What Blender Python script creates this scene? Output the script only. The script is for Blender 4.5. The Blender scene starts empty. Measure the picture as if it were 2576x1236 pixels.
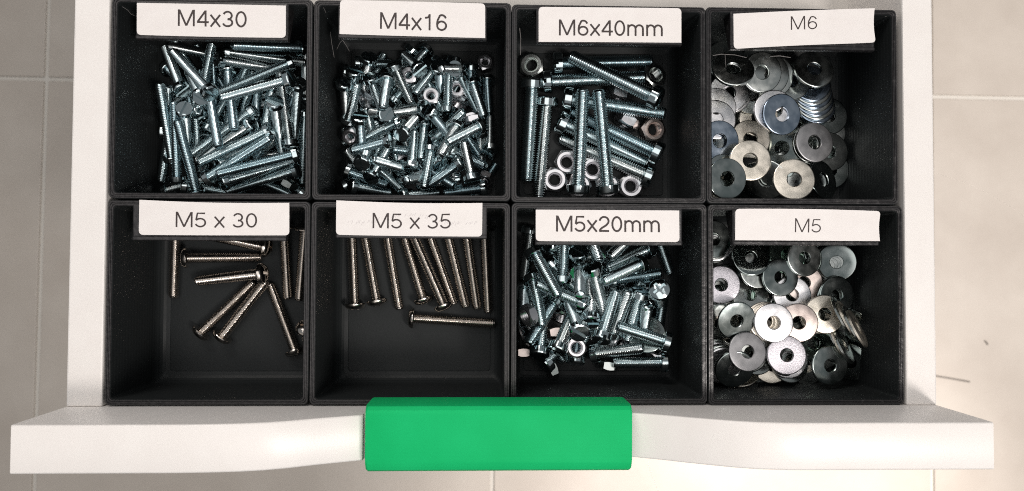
import bpy, bmesh, math, random
from mathutils import Vector, Matrix, Quaternion

MM = 0.001
R_ = math.radians
sc = bpy.context.scene
COL = sc.collection

# ---------------------------------------------------------------- camera
cam_d = bpy.data.cameras.new('camera')
cam = bpy.data.objects.new('camera', cam_d)
COL.objects.link(cam)
cam.location = (-9.50413*MM, -25.36754*MM, 296.63693*MM)
cam.rotation_euler = (0.02964, -0.03418, 0.00413)
cam_d.sensor_width = 36.0
cam_d.lens = 1953.19926/2576*36
cam_d.clip_start = 0.01
cam_d.clip_end = 50
cam_d.dof.use_dof = True
cam_d.dof.focus_distance = 0.318
cam_d.dof.aperture_fstop = cam_d.lens/1.5
sc.camera = cam

# ---------------------------------------------------------------- world, lamps and added fill lights
w = bpy.data.worlds.new('World')
sc.world = w
w.use_nodes = True
bg = w.node_tree.nodes['Background']
bg.inputs[0].default_value = (0.93, 0.97, 1.0, 1)
bg.inputs[1].default_value = 0.23

def area(name, loc, target, sx, sy, power, col):
    d = bpy.data.lights.new(name, 'AREA')
    d.shape = 'RECTANGLE'; d.size = sx; d.size_y = sy; d.energy = power; d.color = col
    o = bpy.data.objects.new(name, d); COL.objects.link(o)
    o.location = loc
    o.rotation_euler = (Vector(target)-Vector(loc)).to_track_quat('-Z', 'Y').to_euler()
    return o
def spot(name, loc, target, power, ang, blend, size, col):
    d = bpy.data.lights.new(name, 'SPOT')
    d.energy = power; d.spot_size = R_(ang); d.spot_blend = blend; d.shadow_soft_size = size; d.color = col
    o = bpy.data.objects.new(name, d); COL.objects.link(o)
    o.location = loc
    o.rotation_euler = (Vector(target)-Vector(loc)).to_track_quat('-Z', 'Y').to_euler()
    return o
WARM = (1.0, 0.925, 0.87)
area('ceiling_lamp', (0.42, -0.30, 0.90), (0, 0, 0), 0.10, 0.26, 4.8, WARM)
area('light_panel', (0.065, -0.28, 1.05), (0.06, -0.27, 0), 0.83, 1.75, 6.0, (1.0, 0.96, 0.93))
area('back_fill', (-0.35, 0.85, 0.80), (0, -0.1, 0), 0.50, 0.40, 5.0, WARM)  # added fill to brighten the front panel's inner face, no known lamp there
spot('floor_patch_fill', (0.75, -0.65, 1.10), (0.30, -0.44, -0.74), 125, 30, .85, .05, WARM)  # unseen spot added to make the blown-out patch on the floor
spot('right_floor_fill', (1.10, -0.10, 1.00), (0.78, -0.02, -0.74), 98, 52, .8, .08, WARM)  # unseen spot added to brighten the floor right of the drawer

sc.view_settings.view_transform = 'Standard'
sc.view_settings.look = 'None'
sc.view_settings.exposure = 0
sc.view_settings.gamma = 1
sc.render.engine = 'CYCLES'
sc.cycles.max_bounces = 8
sc.cycles.filter_width = 1.05
sc.cycles.use_denoising = False
sc.cycles.use_adaptive_sampling = False
sc.cycles.sample_clamp_indirect = 2.0
sc.cycles.caustics_reflective = False

# ---------------------------------------------------------------- materials
def newmat(name, col, rough=.5, metal=0.0, spec=None):
    m = bpy.data.materials.new(name); m.use_nodes = True
    b = m.node_tree.nodes['Principled BSDF']
    b.inputs['Base Color'].default_value = (*col, 1)
    b.inputs['Roughness'].default_value = rough
    b.inputs['Metallic'].default_value = metal
    if spec is not None: b.inputs['Specular IOR Level'].default_value = spec
    return m
def N(m, t, **k):
    n = m.node_tree.nodes.new(t)
    for a, v in k.items():
        if a.startswith('i_'):
            n.inputs[a[2:].replace('_', ' ')].default_value = v
        else: setattr(n, a, v)
    return n
def L(m, a, b): m.node_tree.links.new(a, b)
def noise_mix(m, scale, c1, c2, lo=.35, hi=.65, coord='Object', detail=4, sc3=(1, 1, 1)):
    b = m.node_tree.nodes['Principled BSDF']
    tc = N(m, 'ShaderNodeTexCoord'); mp = N(m, 'ShaderNodeMapping'); mp.inputs['Scale'].default_value = sc3
    L(m, tc.outputs[coord], mp.inputs[0])
    n = N(m, 'ShaderNodeTexNoise'); n.inputs['Scale'].default_value = scale; n.inputs['Detail'].default_value = detail
    L(m, mp.outputs[0], n.inputs['Vector'])
    r = N(m, 'ShaderNodeValToRGB')
    r.color_ramp.elements[0].position = lo; r.color_ramp.elements[0].color = (*c1, 1)
    r.color_ramp.elements[1].position = hi; r.color_ramp.elements[1].color = (*c2, 1)
    L(m, n.outputs[0], r.inputs[0]); L(m, r.outputs[0], b.inputs['Base Color'])
    return n, r, mp
def rough_from(m, node, lo, hi):
    b = m.node_tree.nodes['Principled BSDF']
    mr = N(m, 'ShaderNodeMapRange'); mr.inputs['To Min'].default_value = lo; mr.inputs['To Max'].default_value = hi
    mr.inputs['From Min'].default_value = .3; mr.inputs['From Max'].default_value = .7
    L(m, node.outputs[0], mr.inputs[0]); L(m, mr.outputs[0], b.inputs['Roughness'])
def bump_from(m, sock, dist, strength=1):
    b = m.node_tree.nodes['Principled BSDF']
    bp = N(m, 'ShaderNodeBump'); bp.inputs['Distance'].default_value = dist; bp.inputs['Strength'].default_value = strength
    L(m, sock, bp.inputs['Height']); L(m, bp.outputs[0], b.inputs['Normal'])
    return bp

def metal(name, c1, c2, r0, r1, scale=350, bump=0.0):
    m = newmat(name, c1, r0, 1.0)
    n, r, mp = noise_mix(m, scale, c1, c2)
    rough_from(m, n, r0, r1)
    if bump:
        n2 = N(m, 'ShaderNodeTexNoise'); n2.inputs['Scale'].default_value = 2600; n2.inputs['Detail'].default_value = 3
        L(m, mp.outputs[0], n2.inputs['Vector']); bump_from(m, n2.outputs[0], bump)
    return m
MT = {}
MT['zinc'] = metal('zinc_plated_steel', (.56, .68, .71), (.66, .76, .78), .14, .20, 60)
MT['zincB'] = metal('zinc_plated_steel_dark', (.40, .52, .56), (.50, .62, .66), .16, .24, 60)
MT['zincC'] = metal('zinc_plated_steel_pale', (.64, .70, .71), (.74, .79, .79), .12, .19, 60)
MT['zinchead'] = metal('zinc_plated_head', (.54, .63, .65), (.66, .73, .74), .08, .15, 90)
MT['steel'] = metal('stainless_steel', (.58, .535, .49), (.66, .61, .56), .13, .19, 60)
MT['zincbright'] = metal('zinc_bright', (.76, .76, .78), (.88, .87, .88), .26, .38, 240, .00002)
MT['zinccream'] = metal('zinc_cream', (.72, .67, .58), (.90, .84, .74), .28, .42, 220, .00003)
MT['zincwarm'] = metal('zinc_warm', (.52, .44, .41), (.66, .58, .54), .26, .38, 240, .00001)
MT['zincnut'] = metal('zinc_nut', (.60, .60, .62), (.70, .69, .71), .20, .32, 160)
MT['zincdull'] = metal('zinc_dull', (.52, .56, .54), (.66, .69, .67), .16, .28, 240)
MT['zincblue'] = metal('zinc_blue', (.28, .35, .44), (.42, .49, .58), .16, .28, 240)
MT['zincdark'] = metal('zinc_dark', (.28, .33, .32), (.42, .46, .45), .12, .24, 200)
MT['zincgrey'] = metal('zinc_dim_reflection', (.32, .32, .33), (.40, .40, .41), .36, .44, 200, .00001)  # base colour darkened to stand in for a reflection of dark surroundings
MT['zincgreen'] = metal('zinc_greenish', (.36, .52, .44), (.60, .74, .66), .10, .18, 200)
MT['zincmirror'] = metal('zinc_mirror', (.24, .28, .27), (.34, .38, .37), .06, .12, 200)
MT['zinctexture'] = metal('zinc_rough_cast', (.42, .41, .44), (.60, .58, .62), .32, .42, 1500, .00004)

def plastic_black(name, axis_scale=2600):
    m = newmat(name, (.022, .0235, .024), .6, 0, .22)
    b = m.node_tree.nodes['Principled BSDF']
    tc = N(m, 'ShaderNodeTexCoord')
    wv = N(m, 'ShaderNodeTexWave', wave_type='BANDS', bands_direction='Z')
    wv.inputs['Scale'].default_value = axis_scale/20.0; wv.inputs['Distortion'].default_value = .6
    wv.inputs['Detail'].default_value = 2; wv.inputs['Detail Scale'].default_value = 1.5
    L(m, tc.outputs['Object'], wv.inputs['Vector'])
    n = N(m, 'ShaderNodeTexNoise'); n.inputs['Scale'].default_value = 900; n.inputs['Detail'].default_value = 4
    L(m, tc.outputs['Object'], n.inputs['Vector'])
    ad = N(m, 'ShaderNodeMath', operation='ADD'); L(m, wv.outputs['Fac'], ad.inputs[0]); L(m, n.outputs[0], ad.inputs[1])
    bump_from(m, ad.outputs[0], .00006, .8)
    n2 = N(m, 'ShaderNodeTexNoise'); n2.inputs['Scale'].default_value = 45; n2.inputs['Detail'].default_value = 6
    L(m, tc.outputs['Object'], n2.inputs['Vector'])
    rough_from(m, n2, .44, .60)
    r = N(m, 'ShaderNodeValToRGB'); r.color_ramp.elements[0].color = (.016, .0185, .0195, 1); r.color_ramp.elements[1].color = (.023, .0262, .027, 1)
    L(m, n2.outputs[0], r.inputs[0])
    # fine dust specks and fibres
    n4 = N(m, 'ShaderNodeTexNoise'); n4.inputs['Scale'].default_value = 850; n4.inputs['Detail'].default_value = 2
    L(m, tc.outputs['Object'], n4.inputs['Vector'])
    mr = N(m, 'ShaderNodeMapRange'); mr.inputs['From Min'].default_value = .80; mr.inputs['From Max'].default_value = .90
    L(m, n4.outputs[0], mr.inputs[0])
    mx = N(m, 'ShaderNodeMix', data_type='RGBA'); mx.inputs['B'].default_value = (.16, .15, .14, 1)
    L(m, mr.outputs[0], mx.inputs['Factor']); L(m, r.outputs[0], mx.inputs['A']); L(m, mx.outputs['Result'], b.inputs['Base Color'])
    return m
MT['black'] = plastic_black('black_printed_plastic')
MT['rim'] = newmat('black_printed_rim', (.022, .020, .021), .40)
n, r, mp = noise_mix(MT['rim'], 700, (.016, .015, .016), (.040, .037, .038), .4, .75)
rough_from(MT['rim'], n, .3, .5); bump_from(MT['rim'], n.outputs[0], .00012)

MT['rimworn'] = newmat('black_printed_rim_shiny', (.022, .020, .021), .28)
n, r, mp = noise_mix(MT['rimworn'], 420, (.018, .017, .018), (.10, .095, .095), .60, .85, detail=8)
rough_from(MT['rimworn'], n, .22, .42); bump_from(MT['rimworn'], n.outputs[0], .00018)

MT['green'] = newmat('green_printed_plastic', (.014, .47, .15), .62, 0, .12)
n, r, mp = noise_mix(MT['green'], 60, (.006, .44, .135), (.009, .48, .155), .3, .7)
gw = N(MT['green'], 'ShaderNodeTexWave', wave_type='BANDS', bands_direction='Y'); gw.inputs['Scale'].default_value = 230; gw.inputs['Distortion'].default_value = .3
L(MT['green'], mp.outputs[0], gw.inputs['Vector']); bump_from(MT['green'], gw.outputs['Fac'], .00003, .4)

MT['white'] = newmat('white_lacquered_board', (.80, .765, .725), .34)
n, r, mp = noise_mix(MT['white'], 90, (.80, .765, .735), (.825, .795, .765), .3, .7)
n2 = N(MT['white'], 'ShaderNodeTexNoise'); n2.inputs['Scale'].default_value = 1400; L(MT['white'], mp.outputs[0], n2.inputs['Vector'])
bump_from(MT['white'], n2.outputs[0], .00004, .6)
MT['base'] = newmat('white_drawer_bottom', (.66, .63, .59), .55)
noise_mix(MT['base'], 60, (.62, .59, .55), (.68, .65, .61))

MT['paper'] = newmat('white_label_paper', (.76, .71, .68), .36)
noise_mix(MT['paper'], 200, (.785, .745, .722), (.815, .78, .757), .3, .7)
MT['ink'] = newmat('dark_print_ink', (.04, .028, .026), .6)
MT['faint'] = newmat('faint_grey_print', (.60, .56, .56), .6)

def tilemat():
    m = newmat('beige_floor_tile', (.46, .41, .355), .42)
    b = m.node_tree.nodes['Principled BSDF']
    tc = N(m, 'ShaderNodeTexCoord'); oi = N(m, 'ShaderNodeObjectInfo')
    cmb = N(m, 'ShaderNodeVectorMath', operation='MULTIPLY_ADD'); cmb.inputs[1].default_value = (1, 1, 1)
    L(m, tc.outputs['Object'], cmb.inputs[0]); L(m, oi.outputs['Location'], cmb.inputs[2])
    n = N(m, 'ShaderNodeTexNoise'); n.inputs['Scale'].default_value = 9; n.inputs['Detail'].default_value = 8; n.inputs['Roughness'].default_value = .6
    L(m, cmb.outputs[0], n.inputs['Vector'])
    r = N(m, 'ShaderNodeValToRGB'); r.color_ramp.elements[0].position = .3; r.color_ramp.elements[1].position = .72
    r.color_ramp.elements[0].color = (.50, .445, .39, 1); r.color_ramp.elements[1].color = (.60, .545, .485, 1)
    L(m, n.outputs[0], r.inputs[0]); L(m, r.outputs[0], b.inputs['Base Color'])
    n3 = N(m, 'ShaderNodeTexNoise'); n3.inputs['Scale'].default_value = 500; L(m, cmb.outputs[0], n3.inputs['Vector'])
    bump_from(m, n3.outputs[0], .0002, .5)
    return m
MT['tile'] = tilemat()
MT['grout'] = newmat('pale_grout', (.66, .63, .58), .8)
MT['hair'] = newmat('dark_wire', (.27, .245, .22), .5)

# ---------------------------------------------------------------- helpers
def mesh_from(name, verts, faces, mats, smooth=False, midx=None):
    me = bpy.data.meshes.new(name)
    me.from_pydata([tuple(c*MM for c in v) for v in verts], [], faces)
    for m in (mats if isinstance(mats, (list, tuple)) else [mats]): me.materials.append(m)
    if midx:
        for p_, i in zip(me.polygons, midx): p_.material_index = i
    if smooth:
        for p_ in me.polygons: p_.use_smooth = True
    me.validate(); me.update()
    return me
def link(name, me, parent=None):
    o = bpy.data.objects.new(name, me); COL.objects.link(o)
    if parent: o.parent = parent
    return o
def tag(o, label=None, cat=None, group=None, kind=None):
    if label: o['label'] = label
    if cat: o['category'] = cat
    if group: o['group'] = group
    if kind: o['kind'] = kind
    return o
def empty(name, loc=(0, 0, 0)):
    o = bpy.data.objects.new(name, None); COL.objects.link(o); o.location = Vector(loc)*MM
    o.empty_display_size = .01
    return o
def box_mesh(name, x0, x1, y0, y1, z0, z1, mat, bev=0.0, seg=2):
    bm = bmesh.new(); bmesh.ops.create_cube(bm, size=1)
    for v in bm.verts:
        v.co = Vector(((x0+x1)/2+v.co.x*(x1-x0), (y0+y1)/2+v.co.y*(y1-y0), (z0+z1)/2+v.co.z*(z1-z0)))*MM
    if bev: bmesh.ops.bevel(bm, geom=bm.edges[:], offset=bev*MM, segments=seg, affect='EDGES', profile=.5)
    me = bpy.data.meshes.new(name); bm.to_mesh(me); bm.free(); me.materials.append(mat)
    return me
def lathe(prof, seg=28, mats=None, close=True):
    """prof: list of (r, z, matindex-of-band-after)"""
    V = []; Fc = []; MI = []
    n = len(prof)
    for (r, z, *_q) in prof:
        for k in range(seg):
            a = 2*math.pi*k/seg; V.append((r*math.cos(a), r*math.sin(a), z))
    rng_ = n if close else n-1
    for i in range(rng_):
        j = (i+1) % n
        for k in range(seg):
            k2 = (k+1) % seg
            Fc.append((i*seg+k, i*seg+k2, j*seg+k2, j*seg+k)); MI.append(prof[i][2] if len(prof[i]) > 2 else 0)
    return V, Fc, MI
def boolean(me, cutter_me):
    a = bpy.data.objects.new('tmp_a', me); c = bpy.data.objects.new('tmp_c', cutter_me)
    COL.objects.link(a); COL.objects.link(c)
    md = a.modifiers.new('b', 'BOOLEAN'); md.operation = 'DIFFERENCE'; md.object = c; md.solver = 'EXACT'
    dg = bpy.context.evaluated_depsgraph_get()
    out = bpy.data.meshes.new_from_object(a.evaluated_get(dg))
    bpy.data.objects.remove(a); bpy.data.objects.remove(c)
    return out

# ---------------------------------------------------------------- fastener prototypes (mm, axis +Z, origin under the head)
def thread_mesh(name, length, r, pitch, mat):
    seg = 18; per = 6
    depth = .66*pitch; nr = int(length/pitch*per)
    V = []; Fc = []
    for i in range(nr+1):
        z = -length + length*i/nr
        for k in range(seg):
            a = 2*math.pi*k/seg
            ph = ((z/pitch) - k/seg) % 1.0
            tri = 1-abs(2*ph-1)
            rr = r - depth*max(0, min(1, 1.42*tri-.42))
            tip = min(1, (z+length)/(1.2)); rr = min(rr, r*(.72+.28*tip))
            V.append((rr*math.cos(a), rr*math.sin(a), z))
    for i in range(nr):
        for k in range(seg):
            k2 = (k+1) % seg
            Fc.append((i*seg+k, i*seg+k2, (i+1)*seg+k2, (i+1)*seg+k))
    V.append((0, 0, -length+.15)); c = len(V)-1
    for k in range(seg): Fc.append((c, (k+1) % seg, k))
    V.append((0, 0, 0)); c = len(V)-1; b0 = nr*seg
    for k in range(seg): Fc.append((c, b0+k, b0+(k+1) % seg))
    me = mesh_from(name, V, Fc, mat)
    for p_ in me.polygons: p_.use_smooth = True
    return me
def head_mesh(name, kind, hr, hh, mat):
    if kind == 'cheese': prof = [(0.01, 0), (hr*.94, 0), (hr, .22), (hr*.995, hh*.78), (hr*.93, hh*.93), (hr*.82, hh), (.01, hh)]
    elif kind == 'dome': prof = [(0.01, 0), (hr*.97, 0), (hr, .3), (hr*.98, hh*.35), (hr*.86, hh*.68), (hr*.62, hh*.9), (hr*.3, hh*.99), (.01, hh)]
    else: prof = [(0.01, 0), (hr*.96, 0), (hr, .2), (hr*.99, hh*.4), (hr*.88, hh*.75), (hr*.6, hh*.95), (hr*.3, hh), (.01, hh)]
    V, Fc, MI = lathe(prof, 40, close=False)
    bm = bmesh.new()
    me = mesh_from(name, V, Fc, mat)
    bm.from_mesh(me); bmesh.ops.remove_doubles(bm, verts=bm.verts, dist=.00003)
    bmesh.ops.recalc_face_normals(bm, faces=bm.faces); bm.to_mesh(me); bm.free()
    if kind == 'cheese':
        sw = hr*.17; cut = box_mesh('c', -hr*1.5, hr*1.5, -sw, sw, hh*.5, hh*2, mat)
        me = boolean(me, cut)
    else:
        q = hr*(.13 if kind == 'dome' else .15); l = hr*(.50 if kind == 'dome' else .62)
        cut = box_mesh('c', -l, l, -q, q, hh*.35, hh*2, mat); me = boolean(me, cut)
        cut = box_mesh('c', -q, q, -l, l, hh*.35, hh*2, mat); me = boolean(me, cut)
    for p_ in me.polygons: p_.use_smooth = True
    me.set_sharp_from_angle(angle=R_(13 if kind == 'cheese' else 30))
    me.name = name
    return me
SCREWS = {  # shank length, radius, pitch, head kind, head radius, head height, metal
 'M4x30': (30, 2.0, .7, 'cheese', 3.5, 2.6, 'zinc'), 'M4x16': (16, 2.0, .7, 'cheese', 3.5, 2.6, 'zinc'),
 'M6x40': (40, 3.0, 1.0, 'cheese', 5.0, 3.9, 'zinc'), 'M5x20': (20, 2.5, .8, 'cheese', 4.25, 3.3, 'zinc'),
 'M5x30': (30, 2.25, .8, 'dome', 4.4, 2.6, 'steel'), 'M5x35': (35, 2.25, .8, 'dome', 4.4, 2.6, 'steel')}
PROTO = {}
for k_, (ln, r0, pt, hk, hr, hh, mt) in SCREWS.items():
    PROTO[k_] = (thread_mesh('threaded_shank', ln, r0, pt, MT[mt]),
                 head_mesh('screw_head', hk, hr, hh, MT['zinchead' if mt == 'zinc' else mt]))
VAR = {}
for k_ in ('M4x30', 'M4x16', 'M6x40', 'M5x20'):
    VAR[k_] = [PROTO[k_][0]]
    for v_ in ('zincB', 'zincC'):
        m_ = PROTO[k_][0].copy(); m_.name = 'threaded_shank'; m_.materials[0] = MT[v_]; VAR[k_].append(m_)
PROTO['cross'] = (PROTO['M5x20'][0], head_mesh('screw_head', 'pan', 4.6, 3.2, MT['zinchead']))

def nut_mesh(af, th, rb, mat):
    rc = af/math.sqrt(3); seg = 36; V = []; Fc = []
    def hexr(a):
        a = (a + math.pi/6) % (math.pi/3) - math.pi/6
        return (af/2)/math.cos(a)
    cf = .88*af/2; ch = (rc-cf)*.62
    rings = []
    rings.append([(cf, th/2)]*seg)
    rings.append([(hexr(2*math.pi*k/seg), th/2 - ch*(hexr(2*math.pi*k/seg)-cf)/(rc-cf)) for k in range(seg)])
    rings.append([(hexr(2*math.pi*k/seg), -th/2 + ch*(hexr(2*math.pi*k/seg)-cf)/(rc-cf)) for k in range(seg)])
    rings.append([(cf, -th/2)]*seg)
    rings.append([(rb*1.08, -th/2)]*seg)
    z = -th/2+.3; i = 0
    while z < th/2-.3:
        rings.append([((rb*.97 if i % 2 else rb*.84), z)]*seg); z += .38; i += 1
    rings.append([(rb*1.08, th/2)]*seg)
    for rg in rings:
        for k, (r, z) in enumerate(rg):
            a = 2*math.pi*k/seg; V.append((r*math.cos(a), r*math.sin(a), z))
    n = len(rings)
    for i in range(n):
        j = (i+1) % n
        for k in range(seg):
            k2 = (k+1) % seg; Fc.append((i*seg+k, i*seg+k2, j*seg+k2, j*seg+k))
    me = mesh_from('hex_nut', V, Fc, mat)
    bm = bmesh.new(); bm.from_mesh(me); bmesh.ops.recalc_face_normals(bm, faces=bm.faces); bm.to_mesh(me); bm.free()
    for p_ in me.polygons: p_.use_smooth = True
    me.set_sharp_from_angle(angle=R_(22))
    return me
NUTS = {'M4': (7.0, 3.2, 2.0), 'M5': (8.0, 4.0, 2.5), 'M6': (10.0, 5.0, 3.0)}
WASH = {'WM6': (8.5, 3.0, 1.3), 'WM5': (8.1, 2.7, 1.1)}
def washer_mesh(ro, ri, th, mat, dish=0.0):
    b = .22; d = dish
    prof = [(ri+b, th/2+d), (ri, th/2-b+d), (ri, -th/2+b+d), (ri+b*.6, -th/2+d), (ro-b*.6, -th/2), (ro, -th/2+b*.6), (ro-.02, th/2-b), (ro-b, th/2-.04), (ro-b*2.2, th/2), ((ri+ro)/2, th/2+d*.7)]
    V, Fc, MI = lathe(prof, 48)
    me = mesh_from('flat_washer', V, Fc, mat)
    bm = bmesh.new(); bm.from_mesh(me); bmesh.ops.recalc_face_normals(bm, faces=bm.faces); bm.to_mesh(me); bm.free()
    for p_ in me.polygons: p_.use_smooth = True
    me.set_sharp_from_angle(angle=R_(35))
    return me
CACHE = {}
def cached(kind, k, m):
    key = (kind, k, m)
    if key not in CACHE:
        CACHE[key] = nut_mesh(*NUTS[k], MT[m]) if kind == 'N' else washer_mesh(*WASH[k], MT[m], .10)
    return CACHE[key]

def orient(a, roll):
    q = Vector((0, 0, 1)).rotation_difference(Vector(a).normalized())
    return q @ Quaternion((0, 0, 1), roll)
SRC = {}
def screw(kind, o, a, roll, label, group):
    if kind not in SRC:
        root = empty('screw')
        link('threaded_shank', PROTO[kind][0], root); link('screw_head', PROTO[kind][1], root)
        SRC[kind] = root
    else:
        src = SRC[kind]
        root = src.copy(); COL.objects.link(root)
        for ch in src.children:
            c = ch.copy(); COL.objects.link(c); c.parent = root
    if kind in VAR:
        pick = (0, 1, 0, 2)[int(roll*100) % 4]
        for c in root.children:
            if c.data in VAR[kind]: c.data = VAR[kind][pick]
    root.rotation_mode = 'QUATERNION'
    root.location = Vector(o)*MM; root.rotation_quaternion = orient(a, roll)
    return tag(root, label, 'screw', group)
def disc(kind, k, o, a, roll, mat, label, group):
    ob = link('hex_nut' if kind == 'N' else 'washer', cached(kind, k, mat))
    ob.rotation_mode = 'QUATERNION'
    ob.location = Vector(o)*MM; ob.rotation_quaternion = orient(a, roll)
    return tag(ob, label, 'nut' if kind == 'N' else 'washer', group)

# ---------------------------------------------------------------- setting: tiled floor
floor = link('floor', box_mesh('floor', -2400, 2400, -1800, 1800, -760, -743, MT['grout']))
tag(floor, kind='structure')
floor.rotation_euler.z = -.0079
TX, TY, TZ, TS, GR = 3.0, 217.5, -740.0, 594.5, 5.5
tile_me = box_mesh('tile', -TS/2+GR/2, TS/2-GR/2, -TS/2+GR/2, TS/2-GR/2, -6, 0, MT['tile'], 1.2, 2)
for i in range(-3, 3):
    for j in range(-3, 3):
        o = link('tile', tile_me, floor); o.location = ((TX+(i+.5)*TS)*MM, (TY+(j+.5)*TS)*MM, TZ*MM)

# ---------------------------------------------------------------- drawer
PX, PY, DEPTH, PT = 165.6, -77.6, 44.0, 16.2
drawer = empty('drawer', (0, PY, -60))
tag(drawer, 'open white drawer holding the eight black trays', 'drawer')
drawer['group'] = 'drawer'
del drawer['group']
def dpart(name, me):
    o = link(name, me, drawer); o.location = -drawer.location; return o
dpart('side_board', box_mesh('side_board', -PX, -152.4, PY+.02, 175, -62, 0, MT['white'], .7, 2))
dpart('side_board', box_mesh('side_board', 153.6, PX, PY+.02, 175, -62, 0, MT['white'], .7, 2))
dpart('bottom_board', box_mesh('bottom_board', -152.38, 153.58, PY+.02, 158, -54, -44.75, MT['base']))
dpart('back_board', box_mesh('back_board', -152.38, 153.58, 158.02, 171, -54, 0, MT['white'], .6, 2))
# front panel with a finger dip along its top edge
prof = [(-165.6, 33.4), (-112, 33.4), (-101, 32.9), (-92, 32.0), (-84.2, 30.4), (-77.5, 28.0), (-68.5, 23.6), (-61, 20.45), (-53.9, 17.4), (-52.9, 17.0)]
prof_r = [(44, 13.6), (49, 15.8), (55.1, 18.6), (62, 22.4), (70, 26.2), (77, 29.4), (84.7, 31.8), (94.6, 33.2), (103, 33.4), (165.6, 33.4)]
top = prof + [(-52.8, 13.6), (-20, 11.5), (20, 11.5)] + prof_r
V = []; Fc = []; nP = len(top)
b = .7
for (x, z) in top:
    V += [(x, PY, -66), (x, PY, z-b), (x, PY-b*.3, z-b*.3), (x, PY-b, z), (x, PY-PT+b, z), (x, PY-PT+b*.3, z-b*.3), (x, PY-PT, z-b), (x, PY-PT, -66)]
for i in range(nP-1):
    for k in range(8):
        k2 = (k+1) % 8; Fc.append((i*8+k, i*8+k2, (i+1)*8+k2, (i+1)*8+k))
Fc.append(tuple(range(8))); Fc.append(tuple(range((nP-1)*8, nP*8)))
me = mesh_from('front_panel', V, Fc, MT['white'], True)
bm = bmesh.new(); bm.from_mesh(me); bmesh.ops.recalc_face_normals(bm, faces=bm.faces); bm.to_mesh(me); bm.free()
me.set_sharp_from_angle(angle=R_(50))
dpart('front_panel', me)

# ---------------------------------------------------------------- green handle clip
def handle():
    zt = 22.5; yi, yo = -73.3, -97.4; wall = 2.6
    outer = [(yi, 5.5), (yi, zt-3.2), (yi-.6, zt-1.4), (yi-1.8, zt-.35), (yi-3.4, zt), (yo+4.6, zt-.3), (yo+3.2, zt-.7), (yo+1.2, zt-2.0), (yo+.25, zt-4.0), (yo, zt-6.0), (yo, -14)]
    inner = [(yo+1.7, -14), (yo+1.7, zt-5), (yi-wall, zt-5), (yi-wall, 5.5)]
    P_ = outer+inner; n = len(P_)
    xs = [-51.2, -50.5, 41.9, 42.6]
    V = []; Fc = []
    for i, x in enumerate(xs):
        s = .35 if i in (0, 3) else 0
        for (y, z) in P_:
            V.append((x, y-(s if y > -80 else -s)*(1 if (y, z) in outer else 0), z-(s if (y, z) in outer[1:9] else 0)))
    for i in range(len(xs)-1):
        for k in range(n):
            k2 = (k+1) % n; Fc.append((i*n+k, i*n+k2, (i+1)*n+k2, (i+1)*n+k))
    Fc.append(tuple(range(n))); Fc.append(tuple(range(3*n, 4*n)))
    me = mesh_from('handle', V, Fc, MT['green'], True)
    bm = bmesh.new(); bm.from_mesh(me); bmesh.ops.recalc_face_normals(bm, faces=bm.faces); bm.to_mesh(me); bm.free()
    me.set_sharp_from_angle(angle=R_(28))
    return tag(dpart('handle', me), 'bright green plastic handle clipped over the middle of the front panel')
handle()

# ---------------------------------------------------------------- trays
P, Q, H, INS, TW = 76.0, 77.1949, 42.43765, 4.2644, 2.2
def rrect(cx, cy, hw, hd, r, z, seg=4):
    out = []
    for (sx, sy, a0) in ((1, 1, 0), (-1, 1, 90), (-1, -1, 180), (1, -1, 270)):
        for k in range(seg+1):
            a = R_(a0+90*k/seg)
            out.append((cx+sx*(hw-r)+r*math.cos(a), cy+sy*(hd-r)+r*math.sin(a), z))
    return out
def tray_mesh(hw, hd, seed, worn=False):
    rd = random.Random(seed)
    rings = [(0.0, -H-2.2, 1.8, 0), (0, -H-2.2+.001, 1.8, 0), (0, -.5, 1.8, 0), (.15, -.12, 1.7, 1)]
    off = .3
    for g in range(3):
        rings += [(off, 0, 1.6, 1), (off+.32, 0, 1.5, 1), (off+.42, -.28, 1.5, 1), (off+.5, -.28, 1.5, 1)]; off += .6
    rings += [(TW-.12, -.02, 1.3, 1), (TW, -.25, 1.2, 0)] + [(TW+INS*(1-math.cos(R_(15*q))), -H+6*(1-math.sin(R_(15*q))), 1.6, 0) for q in range(7)] + [(TW+INS+.5, -H-.1, 1.5, 0), (TW+INS+.8, -H, 1.5, 0)]
    V = []; Fc = []; MI = []
    for (o, z, r, m) in rings: V += rrect(0, 0, hw-o, hd-o, r, z)
    n = 20
    for i in range(len(rings)-1):
        for k in range(n):
            k2 = (k+1) % n; Fc.append((i*n+k, i*n+k2, (i+1)*n+k2, (i+1)*n+k)); MI.append(rings[i][3] and rings[i+1][3])
    Fc.append(tuple(range(n))); MI.append(0)
    Fc.append(tuple(range((len(rings)-1)*n, len(rings)*n))); MI.append(0)
    me = mesh_from('tray_body', V, Fc, [MT['black'], MT['rimworn' if worn else 'rim']], False, MI)
    bm = bmesh.new(); bm.from_mesh(me); bmesh.ops.recalc_face_normals(bm, faces=bm.faces); bm.to_mesh(me); bm.free()
    return me

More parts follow.
